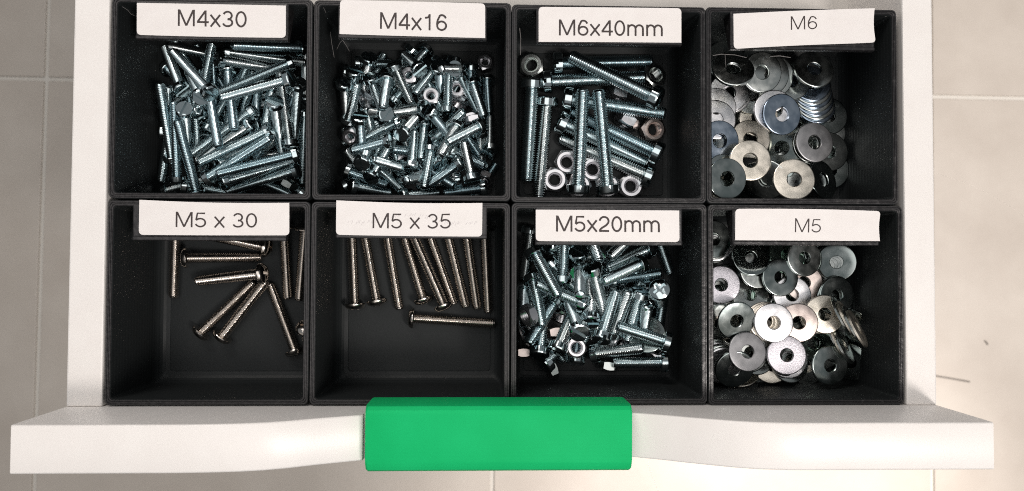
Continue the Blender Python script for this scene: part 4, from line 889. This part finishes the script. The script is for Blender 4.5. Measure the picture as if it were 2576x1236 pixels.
('D', 'W', 'WM6', 116.62, 11.58, -16.67, -0.055, 0.085, 0.995, 2.13, 'zinccream', 'cream-tinted washer lying flat at lower centre of the M6 tray'),
('E', 'S', 'M5x30', -141.31, -8.43, -38.36, 0.041, 0.998, 0.055, 1.7, 'steel', 'loose steel screw at upper left of its tray, head up'),
('E', 'S', 'M5x30', -135.08, -21.41, -35.39, -0.988, -0.017, 0.154, 2.84, 'steel', 'loose steel screw at upper centre of its tray, head left'),
('E', 'S', 'M5x30', -103.09, -16.59, -36.75, 0.975, -0.195, 0.109, 2.23, 'steel', 'loose steel screw at upper centre of its tray, head right'),
('E', 'S', 'M5x30', -102.89, -27.85, -30.13, 0.966, 0.109, 0.233, 0.02, 'steel', 'loose steel screw at centre of its tray, head right'),
('E', 'S', 'M5x30', -129.76, -52.62, -38.36, -0.704, -0.708, 0.055, 0.98, 'steel', 'loose steel screw at centre of its tray, head lower left, near the bottom'),
('E', 'S', 'M5x30', -120.63, -54.17, -37.97, -0.618, -0.782, -0.084, 1.71, 'steel', 'loose steel screw at centre of its tray, head lower left, midway down'),
('E', 'S', 'M5x30', -90.62, -60.22, -38.36, 0.368, -0.928, 0.055, 1.53, 'steel', 'loose steel screw at middle right of its tray, head down'),
('E', 'S', 'M5x30', -95.81, -8.86, -38.36, -0.058, 0.997, 0.055, 2.25, 'steel', 'loose steel screw at upper right of its tray, head up, left one'),
('E', 'S', 'M5x30', -86.93, -9.52, -38.36, 0.08, 0.995, 0.055, 1.52, 'steel', 'loose steel screw at upper right of its tray, head up, right one'),
('E', 'S', 'M5x30', -81.5, -49.91, -20.24, 0.042, 0.75, 0.66, 0.24, 'steel', 'loose steel screw at lower right of its tray, head up'),
('F', 'S', 'M5x35', -65.24, -40.64, -38.34, 0.062, -0.997, 0.048, 0.77, 'steel', 'long steel screw, upper left of the M5 x 35 row, head down, left one'),
('F', 'S', 'M5x35', -56.0, -39.07, -38.34, 0.192, -0.98, 0.048, 2.66, 'steel', 'long steel screw, upper left of the M5 x 35 row, head down, right one'),
('F', 'S', 'M5x35', -52.25, -8.53, -37.79, -0.166, 0.984, 0.064, 1.12, 'steel', 'long steel screw, upper centre of the M5 x 35 row, head up, on top'),
('F', 'S', 'M5x35', -36.26, -38.16, -38.34, 0.299, -0.953, 0.048, 2.41, 'steel', 'long steel screw, upper centre of the M5 x 35 row, head down'),
('F', 'S', 'M5x35', -27.31, -40.61, -34.73, 0.403, -0.913, 0.065, 3.1, 'steel', 'long steel screw, upper centre of the M5 x 35 row, head lower right'),
('F', 'S', 'M5x35', -34.77, -7.92, -38.34, -0.336, 0.941, 0.048, 1.97, 'steel', 'long steel screw, upper centre of the M5 x 35 row, head up, near the bottom'),
('F', 'S', 'M5x35', -26.48, -8.17, -38.34, -0.247, 0.968, 0.048, 2.12, 'steel', 'long steel screw, upper right of the M5 x 35 row, head up, left one'),
('F', 'S', 'M5x35', -18.19, -8.15, -38.34, -0.15, 0.988, 0.048, 1.91, 'steel', 'long steel screw, upper right of the M5 x 35 row, head up, right one'),
('F', 'S', 'M5x35', -9.98, -9.41, -38.34, -0.053, 0.997, 0.048, 0.98, 'steel', 'long steel screw, middle right of the M5 x 35 row, head up'),
('F', 'S', 'M5x35', -40.15, -46.84, -38.33, -0.997, 0.064, 0.048, 2.87, 'steel', 'long steel screw, middle right of the M5 x 35 row, head left'),
('G', 'S', 'M5x20', 9.83, -10.29, -38.74, 0.123, 0.99, 0.064, 1.47, 'zinc', 'zinc screw at upper left of the M5x20mm tray, head up'),
('G', 'S', 'M5x20', 11.51, -20.01, -23.81, -0.42, 0.819, -0.391, 2.86, 'zinc', 'zinc screw at middle left of the M5x20mm tray, head upper left, on top'),
('G', 'S', 'M5x20', 22.56, -28.16, -25.23, -0.04, -0.998, 0.053, 0.96, 'zinc', 'zinc screw at upper left of the M5x20mm tray, head down'),
('G', 'S', 'M5x20', 18.71, -23.79, -30.12, -0.687, 0.706, 0.172, 2.72, 'zinc', 'zinc screw at middle left of the M5x20mm tray, head upper left, midway down'),
('G', 'S', 'M5x20', 29.03, -19.58, -24.87, -0.117, 0.638, 0.761, 2.47, 'zinc', 'zinc screw at upper centre of the M5x20mm tray, head up, lower one'),
('G', 'S', 'M5x20', 29.36, -27.51, -22.29, 0.101, 0.417, -0.903, 1.92, 'zinc', 'zinc screw at centre of the M5x20mm tray, head up, tilted steeply'),
('G', 'S', 'M5x20', 34.37, -26.73, -18.28, -0.284, 0.848, 0.448, 1.39, 'zinc', 'zinc screw at centre of the M5x20mm tray, head up, lying level'),
('G', 'S', 'M5x20', 59.15, -17.29, -35.14, 0.878, 0.379, -0.293, 0.44, 'zinc', 'zinc screw at upper right of the M5x20mm tray, head upper right'),
('G', 'S', 'M5x20', 53.65, -23.91, -25.91, 0.796, 0.325, -0.511, 2.42, 'zinc', 'zinc screw at centre of the M5x20mm tray, head right'),
('G', 'S', 'M5x20', 45.58, -29.86, -32.06, -0.989, -0.145, -0.001, 1.14, 'zinc', 'zinc screw at middle right of the M5x20mm tray, head left'),
('G', 'S', 'M5x20', 64.38, -8.6, -38.74, -0.34, 0.938, 0.064, 2.08, 'zinc', 'zinc screw at upper right of the M5x20mm tray, head up'),
('G', 'S', 'cross', 60.62, -33.99, -14.0, -0.228, 0.288, 0.93, 0.7, 'zinc', 'zinc screw with round cross-recessed head facing up in the M5x20mm tray'),
('G', 'S', 'M5x20', 10.92, -31.36, -30.82, -0.143, 0.883, -0.447, 0.42, 'zinc', 'zinc screw at middle left of the M5x20mm tray, head up, lying level'),
('G', 'S', 'M5x20', 29.17, -38.81, -18.53, 0.862, -0.367, 0.351, 0.26, 'zinc', 'zinc screw at middle left of the M5x20mm tray, head lower right'),
('G', 'S', 'M5x20', 18.67, -41.29, -31.47, 0.522, 0.747, -0.411, 0.45, 'zinc', 'zinc screw at middle left of the M5x20mm tray, head upper right'),
('G', 'S', 'M5x20', 27.85, -49.39, -13.8, 0.11, -0.502, 0.858, 2.54, 'zinc', 'zinc screw at centre of the M5x20mm tray, head down, first from left'),
('G', 'S', 'M5x20', 13.34, -58.92, -26.85, -0.125, -0.854, 0.505, 0.56, 'zinc', 'zinc screw at middle left of the M5x20mm tray, head down'),
('G', 'S', 'M5x20', 21.25, -56.88, -25.58, -0.389, -0.807, 0.444, 2.83, 'zinc', 'zinc screw at middle left of the M5x20mm tray, head lower left'),
('G', 'N', 'M5', 28.57, -58.25, -27.97, 0.0, 0.052, 0.999, 2.34, 'zincnut', 'zinc hex nut lying flat at lower centre of the M5x20mm tray'),
('G', 'N', 'M5', 20.3, -52.35, -34.48, 0.173, -0.979, 0.105, 0.7, 'zincwarm', 'pinkish hex nut standing on edge at lower left of the M5x20mm tray, on top'),
('G', 'S', 'M5x20', 28.75, -62.37, -31.47, -0.134, -0.945, 0.299, 1.81, 'zinc', 'zinc screw at lower centre of the M5x20mm tray, head down'),
('G', 'N', 'M5', 19.15, -68.39, -38.15, -0.925, -0.337, 0.174, 0.35, 'zincdull', 'dull grey hex nut standing on edge at lower left of the M5x20mm tray'),
('G', 'N', 'M5', 6.96, -61.64, -38.2, -0.0, -0.99, 0.139, 0.52, 'zincwarm', 'pinkish hex nut standing on edge at lower left of the M5x20mm tray, midway down'),
('G', 'S', 'M5x20', 37.86, -51.67, -16.36, -0.332, -0.845, 0.419, 1.1, 'zinc', 'zinc screw at centre of the M5x20mm tray, head down, lying level'),
('G', 'S', 'M5x20', 45.12, -50.8, -31.65, -0.217, -0.839, -0.499, 1.95, 'zinc', 'zinc screw at centre of the M5x20mm tray, head down, third from left'),
('G', 'S', 'M5x20', 54.59, -36.98, -25.35, 0.206, 0.921, 0.332, 0.29, 'zinc', 'zinc screw at middle right of the M5x20mm tray, head up'),
('G', 'S', 'M5x20', 58.21, -52.83, -35.98, 0.055, -0.634, -0.772, 1.26, 'zinc', 'zinc screw at middle right of the M5x20mm tray, head down, tilted steeply'),
('G', 'S', 'M5x20', 63.34, -55.12, -32.24, -0.235, -0.891, 0.388, 2.94, 'zinc', 'zinc screw at middle right of the M5x20mm tray, head down, lying level'),
('G', 'W', 'WM5', 58.64, -52.89, -30.5, -0.145, 0.397, 0.906, 1.13, 'zincdark', 'dark washer slightly tilted at lower right of the M5x20mm tray'),
('G', 'S', 'M5x20', 64.24, -54.96, -24.51, 0.954, -0.298, 0.03, 2.05, 'zinc', 'zinc screw at lower right of the M5x20mm tray, head right, midway down'),
('G', 'S', 'M5x20', 38.94, -61.26, -35.33, -0.874, -0.158, -0.46, 1.03, 'zinc', 'zinc screw at lower centre of the M5x20mm tray, head left'),
('G', 'S', 'M5x20', 64.76, -64.84, -31.86, 1.0, 0.011, 0.02, 0.94, 'zinc', 'zinc screw at lower right of the M5x20mm tray, head right, near the bottom'),
('G', 'N', 'M5', 43.43, -67.22, -38.25, -0.173, -0.979, 0.105, 0.35, 'zincdull', 'dull grey hex nut standing on edge at lower centre of the M5x20mm tray'),
('G', 'S', 'M5x20', 33.52, -45.17, -21.11, -0.065, -0.747, 0.662, 0.07, 'zinc', 'zinc screw at centre of the M5x20mm tray, head down, second from left'),
('G', 'W', 'WM5', 54.75, -32.04, -41.24, 0.165, 0.937, 0.309, 0.13, 'zincnut', 'zinc washer standing on edge at middle right of the M5x20mm tray'),
('G', 'N', 'M5', 48.19, -57.25, -37.12, 0.433, -0.25, 0.866, 5.96, 'zincnut', 'zinc hex nut leaning at lower centre of the M5x20mm tray'),
('G', 'N', 'M5', 23.8, -45.4, -38.09, -0.262, -0.72, 0.643, 5.21, 'zincnut', 'zinc hex nut leaning at middle left of the M5x20mm tray, midway down'),
('G', 'N', 'M5', 64.28, -60.68, -38.33, 0.112, 0.633, 0.766, 5.03, 'zincnut', 'zinc hex nut leaning at lower right of the M5x20mm tray'),
('G', 'S', 'M5x20', 6.97, -35.96, -34.52, 0.062, 0.452, -0.89, 2.53, 'zinc', 'zinc screw at middle left of the M5x20mm tray, head up, tilted steeply'),
('G', 'W', 'WM5', 8.43, -51.92, -41.24, 0.883, 0.321, 0.342, 5.99, 'zincnut', 'zinc washer standing on edge at lower left of the M5x20mm tray'),
('G', 'S', 'M5x20', 18.4, -15.18, -28.55, -0.819, -0.033, 0.573, 0.5, 'zinc', 'zinc screw at upper centre of the M5x20mm tray, head left'),
('G', 'S', 'M5x20', 55.2, -9.69, -36.78, 0.654, 0.54, -0.529, 1.83, 'zinc', 'zinc screw at upper centre of the M5x20mm tray, head upper right'),
('G', 'S', 'M5x20', 34.47, -7.86, -36.36, -0.152, 0.739, -0.656, 1.56, 'zinc', 'zinc screw at upper centre of the M5x20mm tray, head up, upper one'),
('G', 'N', 'M5', 7.63, -43.75, -10.52, -0.814, -0.296, 0.5, 0.35, 'zincnut', 'zinc hex nut leaning at middle left of the M5x20mm tray, on top'),
('G', 'S', 'M5x20', 40.0, -27.58, -38.74, -0.27, 0.961, 0.064, 1.8, 'zinc', 'half-buried zinc screw at centre of the M5x20mm tray, head up'),
('G', 'S', 'M5x20', 47.16, -19.39, -38.74, 0.997, 0.036, 0.064, 2.95, 'zinc', 'half-buried zinc screw at upper centre of the M5x20mm tray, head right'),
('G', 'S', 'M5x20', 14.94, -30.98, -38.74, -0.945, -0.32, 0.064, 2.39, 'zinc', 'half-buried zinc screw at middle left of the M5x20mm tray, head left'),
('G', 'S', 'M5x20', 20.86, -15.78, -37.73, 0.209, 0.948, -0.24, 3.04, 'zinc', 'half-buried zinc screw at upper left of the M5x20mm tray, head up'),
('G', 'S', 'M5x20', 59.53, -41.07, -38.74, 0.775, 0.629, 0.064, 0.37, 'zinc', 'half-buried zinc screw at middle right of the M5x20mm tray, head upper right, lower one'),
('G', 'S', 'M5x20', 41.58, -19.09, -33.67, -0.513, 0.798, 0.317, 2.05, 'zinc', 'half-buried zinc screw at centre of the M5x20mm tray, head upper left'),
('G', 'S', 'M5x20', 30.88, -60.67, -38.74, -0.432, -0.9, 0.064, 2.12, 'zinc', 'half-buried zinc screw at lower centre of the M5x20mm tray, head lower left'),
('G', 'S', 'M5x20', 12.27, -49.84, -38.74, -0.632, 0.772, 0.064, 2.34, 'zinc', 'half-buried zinc screw at lower left of the M5x20mm tray, head upper left'),
('G', 'S', 'M5x20', 57.35, -30.95, -37.92, 0.384, 0.905, -0.184, 1.94, 'zinc', 'half-buried zinc screw at middle right of the M5x20mm tray, head upper right, upper one'),
('G', 'S', 'M5x20', 44.4, -41.8, -34.26, 0.934, -0.212, 0.288, 2.61, 'zinc', 'half-buried zinc screw at centre of the M5x20mm tray, head right, left one'),
('G', 'S', 'M5x20', 35.09, -44.72, -32.38, -0.43, 0.818, 0.382, 0.95, 'zinc', 'half-buried zinc screw at lower centre of the M5x20mm tray, head upper left'),
('G', 'S', 'M5x20', 57.96, -34.41, -32.08, 0.989, 0.145, -0.025, 2.91, 'zinc', 'half-buried zinc screw at centre of the M5x20mm tray, head right, right one'),
('G', 'S', 'M5x20', 17.07, -64.35, -31.89, -0.65, -0.642, 0.406, 1.28, 'zinc', 'half-buried zinc screw at lower left of the M5x20mm tray, head lower left'),
('G', 'S', 'M5x20', 7.81, -41.68, -38.74, -0.883, -0.464, 0.064, 1.88, 'zinc', 'half-buried zinc screw at middle left of the M5x20mm tray, head lower left'),
('H', 'W', 'WM5', 108.79, -41.57, -42.18, 0.0, 0.0, 1.0, 5.63, 'zincdull', 'dull grey washer lying flat at centre of the M5 tray, left one'),
('H', 'W', 'WM5', 123.87, -41.52, -41.79, 0.0, 0.0, 1.0, 4.42, 'zincdull', 'dull grey washer lying flat at centre of the M5 tray, right one'),
('H', 'W', 'WM5', 116.3, -59.55, -42.18, 0.0, 0.0, 1.0, 1.94, 'zincdull', 'dull grey washer lying flat at lower centre of the M5 tray, near the bottom'),
('H', 'W', 'WM5', 100.9, -49.03, -41.4, 0.105, 0.0, 0.995, 1.45, 'zincdull', 'dull grey washer lying flat at middle left of the M5 tray, lower one'),
('H', 'W', 'WM5', 134.29, -53.47, -41.39, 0.0, 0.0, 1.0, 2.05, 'zincdark', 'dark washer lying flat at lower right of the M5 tray, first from left'),
('H', 'W', 'WM5', 130.88, -64.62, -40.7, -0.098, 0.041, 0.994, 3.94, 'zinccream', 'cream-tinted washer lying flat at lower right of the M5 tray'),
('H', 'W', 'WM5', 128.35, -27.96, -41.32, 0.087, 0.0, 0.996, 6.26, 'zincdull', 'dull grey washer lying flat at middle right of the M5 tray, first from top edge'),
('H', 'W', 'WM5', 97.23, -31.08, -41.5, 0.087, 0.0, 0.996, 5.65, 'zincdark', 'dark washer lying flat at middle left of the M5 tray'),
('H', 'W', 'WM5', 142.82, -54.83, -39.88, 0.087, 0.0, 0.996, 2.51, 'zincdark', 'dark washer lying flat at lower right of the M5 tray, second from left'),
('H', 'W', 'WM5', 138.93, -24.91, -41.02, 0.0, 0.0, 1.0, 2.52, 'zincdull', 'dull grey washer lying flat at upper right of the M5 tray, near the bottom'),
('H', 'W', 'WM5', 110.26, -67.0, -40.32, 0.0, 0.0, 1.0, 5.13, 'zincdark', 'dark washer lying flat at lower centre of the M5 tray'),
('H', 'W', 'WM5', 100.41, -70.37, -37.27, -0.142, 0.807, 0.574, 1.78, 'zinccream', 'cream-tinted washer leaning at lower left of the M5 tray'),
('H', 'W', 'WM5', 143.04, -39.84, -39.47, -0.093, 0.078, 0.993, 2.58, 'zincdark', 'dark washer lying flat at middle right of the M5 tray, near the bottom'),
('H', 'W', 'WM5', 137.78, -60.71, -39.06, 0.115, 0.042, 0.993, 0.08, 'zincdull', 'dull grey washer lying flat at lower right of the M5 tray, third from left'),
('H', 'W', 'WM5', 130.59, -67.28, -38.31, -0.061, -0.106, 0.993, 1.15, 'zincdull', 'dull grey washer lying flat at lower right of the M5 tray, second from left'),
('H', 'W', 'WM5', 99.29, -37.8, -40.94, 0.106, 0.061, 0.993, 3.39, 'zincdull', 'dull grey washer lying flat at middle left of the M5 tray, upper one'),
('H', 'W', 'WM5', 115.78, -36.98, -40.46, -0.061, 0.106, 0.993, 4.35, 'zincgreen', 'greenish washer lying flat at centre of the M5 tray'),
('H', 'W', 'WM5', 134.17, -36.88, -39.03, 0.042, 0.115, 0.993, 3.86, 'zincdull', 'dull grey washer lying flat at middle right of the M5 tray, second from top edge'),
('H', 'W', 'WM5', 110.21, -54.13, -39.95, -0.072, 0.063, 0.995, 2.29, 'zinccream', 'cream-tinted washer lying flat at lower centre of the M5 tray, near the bottom'),
('H', 'W', 'WM5', 97.37, -56.37, -39.91, -0.093, 0.078, 0.993, 5.97, 'zincdull', 'dull grey washer lying flat at lower left of the M5 tray, near the bottom'),
('H', 'W', 'WM5', 143.88, -57.62, -37.93, 0.115, 0.042, 0.993, 3.91, 'zincdark', 'dark washer lying flat at lower right of the M5 tray, third from left'),
('H', 'W', 'WM5', 126.58, -56.11, -37.41, 0.061, 0.106, 0.993, 0.98, 'zincdull', 'dull grey washer lying flat at lower right of the M5 tray, first from left'),
('H', 'W', 'WM5', 138.68, -17.4, -40.33, -0.115, 0.042, 0.993, 0.43, 'zincdark', 'dark washer lying flat at upper right of the M5 tray'),
('H', 'W', 'WM5', 115.12, -17.51, -41.73, -0.106, 0.061, 0.993, 6.12, 'zincgreen', 'greenish washer lying flat at upper centre of the M5 tray, near the bottom'),
('H', 'W', 'WM5', 113.64, -66.17, -34.85, -0.113, 0.075, 0.991, 6.2, 'zinccream', 'cream-tinted washer lying flat at lower centre of the M5 tray, midway down'),
('H', 'W', 'WM5', 143.33, -47.21, -37.7, 0.093, 0.078, 0.993, 5.78, 'zincdull', 'dull grey washer lying flat at middle right of the M5 tray, third from top edge'),
('H', 'W', 'WM5', 132.63, -57.06, -35.79, -0.083, -0.227, 0.97, 3.79, 'zincgreen', 'greenish washer lying flat at lower right of the M5 tray'),
('H', 'W', 'WM5', 149.13, -50.27, -34.08, -0.835, -0.147, 0.53, 1.96, 'zincdark', 'dark washer leaning at middle right of the M5 tray'),
('H', 'W', 'WM5', 91.22, -14.75, -41.49, 0.175, -0.058, 0.983, 0.57, 'zincdull', 'dull grey washer lying flat at upper left of the M5 tray, deeper one'),
('H', 'W', 'WM5', 100.14, -45.83, -37.87, 0.579, 0.211, 0.788, 1.62, 'zincdull', 'dull grey washer leaning at middle left of the M5 tray'),
('H', 'W', 'WM5', 121.53, -65.89, -33.95, 0.136, 0.136, 0.981, 1.4, 'zincdull', 'dull grey washer lying flat at lower centre of the M5 tray, fourth from left'),
('H', 'W', 'WM5', 90.7, -63.05, -36.36, -0.0, -0.309, 0.951, 5.83, 'zincdull', 'dull grey washer slightly tilted at lower left of the M5 tray, midway down'),
('H', 'W', 'WM5', 148.04, -65.0, -34.52, -0.732, -0.129, 0.669, 5.61, 'zincdark', 'dark washer leaning at lower right of the M5 tray'),
('H', 'W', 'WM5', 90.64, -13.89, -40.05, -0.052, 0.128, 0.99, 4.89, 'zincbright', 'bright silver washer lying flat at upper left of the M5 tray'),
('H', 'W', 'WM5', 138.27, -24.02, -37.44, -0.492, -0.087, 0.866, 0.93, 'zincdull', 'dull grey washer leaning at upper right of the M5 tray, first from left'),
('H', 'W', 'WM5', 90.18, -13.04, -39.0, 0.132, 0.087, 0.987, 1.5, 'zincdull', 'dull grey washer lying flat at upper left of the M5 tray, higher one'),
('H', 'W', 'WM5', 139.43, -23.49, -36.62, -0.492, -0.087, 0.866, 1.88, 'zincdull', 'dull grey washer leaning at upper right of the M5 tray, second from left'),
('H', 'W', 'WM5', 140.5, -22.97, -35.83, -0.492, -0.087, 0.866, 5.95, 'zincdull', 'dull grey washer leaning at upper right of the M5 tray, third from left'),
('H', 'W', 'WM5', 141.59, -22.45, -35.03, -0.492, -0.087, 0.866, 1.03, 'zincdull', 'dull grey washer leaning at upper right of the M5 tray, fourth from left'),
('H', 'W', 'WM5', 128.61, -31.03, -36.32, -0.122, 0.04, 0.992, 4.96, 'zincwarm', 'pinkish washer lying flat at middle right of the M5 tray'),
('H', 'W', 'WM5', 120.7, -64.6, -32.95, 0.146, -0.011, 0.989, 4.27, 'zincdull', 'dull grey washer lying flat at lower centre of the M5 tray, third from left'),
('H', 'W', 'WM5', 90.39, -64.26, -35.72, -0.0, -0.309, 0.951, 3.44, 'zincbright', 'bright silver washer slightly tilted at lower left of the M5 tray, midway down'),
('H', 'W', 'WM5', 142.13, -21.94, -33.93, -0.492, -0.087, 0.866, 6.02, 'zincdark', 'dark washer leaning at upper right of the M5 tray'),
('H', 'W', 'WM5', 89.82, -12.17, -38.28, 0.135, 0.009, 0.991, 1.65, 'zincdark', 'dark washer lying flat at upper left of the M5 tray'),
('H', 'W', 'WM5', 105.32, -36.32, -37.53, 0.0, 0.276, 0.961, 3.29, 'zincdull', 'dull grey washer slightly tilted at centre of the M5 tray'),
('H', 'W', 'WM5', 121.07, -19.2, -36.16, 0.071, 0.195, 0.978, 0.99, 'zincgreen', 'greenish washer lying flat at upper centre of the M5 tray, midway down'),
('H', 'W', 'WM5', 90.52, -34.68, -35.46, 0.19, -0.053, 0.98, 0.61, 'zincdull', 'dull grey washer lying flat at middle left of the M5 tray, midway down'),
('H', 'W', 'WM5', 134.43, -44.96, -34.52, -0.111, 0.03, 0.993, 0.2, 'zinccream', 'cream-tinted washer lying flat at middle right of the M5 tray, midway down'),
('H', 'W', 'WM5', 91.07, -48.38, -33.44, 0.094, -0.259, 0.961, 1.99, 'zinccream', 'cream-tinted washer slightly tilted at middle left of the M5 tray'),
('H', 'W', 'WM5', 106.02, -62.07, -31.59, 0.108, 0.112, 0.988, 0.76, 'zincdull', 'dull grey washer lying flat at lower centre of the M5 tray, first from left'),
('H', 'W', 'WM5', 119.48, -63.49, -30.95, -0.088, 0.035, 0.996, 0.38, 'zincbright', 'bright silver washer lying flat at lower centre of the M5 tray'),
('H', 'W', 'WM5', 90.76, -64.87, -30.44, -0.0, -0.309, 0.951, 6.23, 'zincdull', 'dull grey washer slightly tilted at lower left of the M5 tray, on top'),
('H', 'W', 'WM5', 140.6, -36.66, -32.94, 0.161, -0.062, 0.985, 1.82, 'zincdark', 'dark washer lying flat at middle right of the M5 tray, left one'),
('H', 'W', 'WM5', 141.28, -36.25, -32.29, 0.122, -0.008, 0.993, 5.59, 'zincdark', 'dark washer lying flat at middle right of the M5 tray, right one'),
('H', 'W', 'WM5', 139.73, -53.3, -30.68, 0.734, 0.424, 0.53, 4.41, 'zincdull', 'dull grey washer leaning at lower right of the M5 tray, upper one'),
('H', 'W', 'WM5', 140.3, -55.15, -28.33, 0.734, 0.424, 0.53, 4.59, 'zinccream', 'cream-tinted washer leaning at lower right of the M5 tray'),
('H', 'W', 'WM5', 141.61, -57.14, -26.64, 0.734, 0.424, 0.53, 4.11, 'zincdull', 'dull grey washer leaning at lower right of the M5 tray, lower one'),
('H', 'W', 'WM5', 90.12, -33.13, -32.04, 0.175, 0.048, 0.983, 5.98, 'zincdull', 'dull grey washer lying flat at middle left of the M5 tray, on top'),
('H', 'W', 'WM5', 122.77, -36.22, -34.73, -0.084, 0.059, 0.995, 5.52, 'zincbright', 'bright silver washer lying flat at centre of the M5 tray, midway down'),
('H', 'W', 'WM5', 132.87, -43.95, -25.22, -0.067, 0.107, 0.992, 4.52, 'zinccream', 'cream-tinted washer lying flat at middle right of the M5 tray, on top'),
('H', 'W', 'WM5', 90.13, -47.66, -32.13, 0.094, -0.259, 0.961, 3.52, 'zincdull', 'dull grey washer slightly tilted at middle left of the M5 tray'),
('H', 'W', 'WM5', 118.51, -62.45, -29.52, 0.171, -0.112, 0.979, 4.36, 'zincdull', 'dull grey washer lying flat at lower centre of the M5 tray, second from left'),
('H', 'W', 'WM5', 90.89, -65.99, -30.1, -0.0, -0.309, 0.951, 4.54, 'zincbright', 'bright silver washer slightly tilted at lower left of the M5 tray, on top'),
('H', 'W', 'WM5', 121.59, -47.49, -24.94, -0.079, 0.055, 0.995, 3.47, 'zincwarm', 'pinkish washer lying flat at centre of the M5 tray'),
('H', 'W', 'WM5', 107.72, -25.41, -34.63, 0.115, 0.05, 0.992, 3.16, 'zincdull', 'dull grey washer lying flat at upper centre of the M5 tray'),
('H', 'W', 'WM5', 127.95, -20.15, -34.17, 0.183, 0.042, 0.982, 0.97, 'zincdull', 'dull grey washer lying flat at upper right of the M5 tray, midway down'),
('H', 'W', 'WM5', 107.43, -46.79, -24.92, -0.048, 0.052, 0.997, 5.3, 'zinccream', 'cream-tinted washer lying flat at centre of the M5 tray, first from left'),
('H', 'W', 'WM5', 100.52, -60.05, -23.92, 0.129, -0.001, 0.992, 3.04, 'zincdull', 'dull grey washer lying flat at lower left of the M5 tray, on top'),
('H', 'W', 'WM5', 133.67, -65.02, -22.74, 0.142, 0.008, 0.99, 0.43, 'zincdark', 'dark washer lying flat at lower right of the M5 tray, on top'),
('H', 'W', 'WM5', 138.35, -43.89, -21.58, 0.75, 0.433, 0.5, 1.06, 'zincdull', 'dull grey washer leaning at middle right of the M5 tray, upper one'),
('H', 'W', 'WM5', 140.15, -45.71, -20.17, 0.75, 0.433, 0.5, 5.49, 'zinccream', 'cream-tinted washer leaning at middle right of the M5 tray, deeper one'),
('H', 'W', 'WM5', 90.66, -31.86, -30.74, -0.074, 0.081, 0.994, 1.61, 'zinctexture', 'grainy silver washer lying flat at middle left of the M5 tray'),
('H', 'W', 'WM5', 141.18, -47.44, -18.04, 0.75, 0.433, 0.5, 2.46, 'zincdull', 'dull grey washer leaning at middle right of the M5 tray, lower one'),
('H', 'W', 'WM5', 142.16, -49.16, -15.82, 0.75, 0.433, 0.5, 4.28, 'zinccream', 'cream-tinted washer leaning at middle right of the M5 tray, higher one'),
('H', 'W', 'WM5', 116.85, -28.7, -32.69, 0.113, 0.058, 0.992, 5.41, 'zincdark', 'dark washer lying flat at centre of the M5 tray'),
('H', 'W', 'WM5', 108.17, -47.06, -23.54, -0.031, 0.076, 0.997, 2.06, 'zinccream', 'cream-tinted washer lying flat at centre of the M5 tray, second from left'),
('H', 'W', 'WM5', 104.13, -20.08, -32.34, 0.0, 0.191, 0.982, 2.43, 'zincmirror', 'mirror-dark washer lying flat at upper centre of the M5 tray'),
('H', 'W', 'WM5', 109.07, -47.29, -22.93, -0.065, 0.036, 0.997, 2.66, 'zinccream', 'cream-tinted washer lying flat at centre of the M5 tray, third from left'),
('H', 'W', 'WM5', 94.28, -46.41, -21.86, 0.094, -0.259, 0.961, 0.18, 'zincdark', 'dark washer slightly tilted at middle left of the M5 tray'),
('H', 'W', 'WM5', 115.24, -60.69, -22.02, -0.04, 0.072, 0.997, 5.51, 'zinctexture', 'grainy silver washer lying flat at lower centre of the M5 tray'),
('H', 'W', 'WM5', 93.74, -66.52, -23.06, -0.0, -0.309, 0.951, 0.12, 'zincdark', 'dark washer slightly tilted at lower left of the M5 tray'),
('H', 'W', 'WM5', 98.58, -59.22, -21.35, 0.115, 0.124, 0.986, 6.03, 'zincgrey', 'smooth grey washer lying flat at lower left of the M5 tray'),
('H', 'W', 'WM5', 109.5, -47.26, -21.0, -0.039, 0.068, 0.997, 0.96, 'zincbright', 'bright silver washer lying flat at centre of the M5 tray, on top')]
for (g, kind, size, x, y, z, ax, ay, az, roll, mat, label) in ITEMS:
    if kind == 'S': screw(size, (x, y, z), (ax, ay, az), roll, label, GROUPS[g+'S'])
    else: disc(kind, size, (x, y, z), (ax, ay, az), roll, mat, label, GROUPS[g+kind])
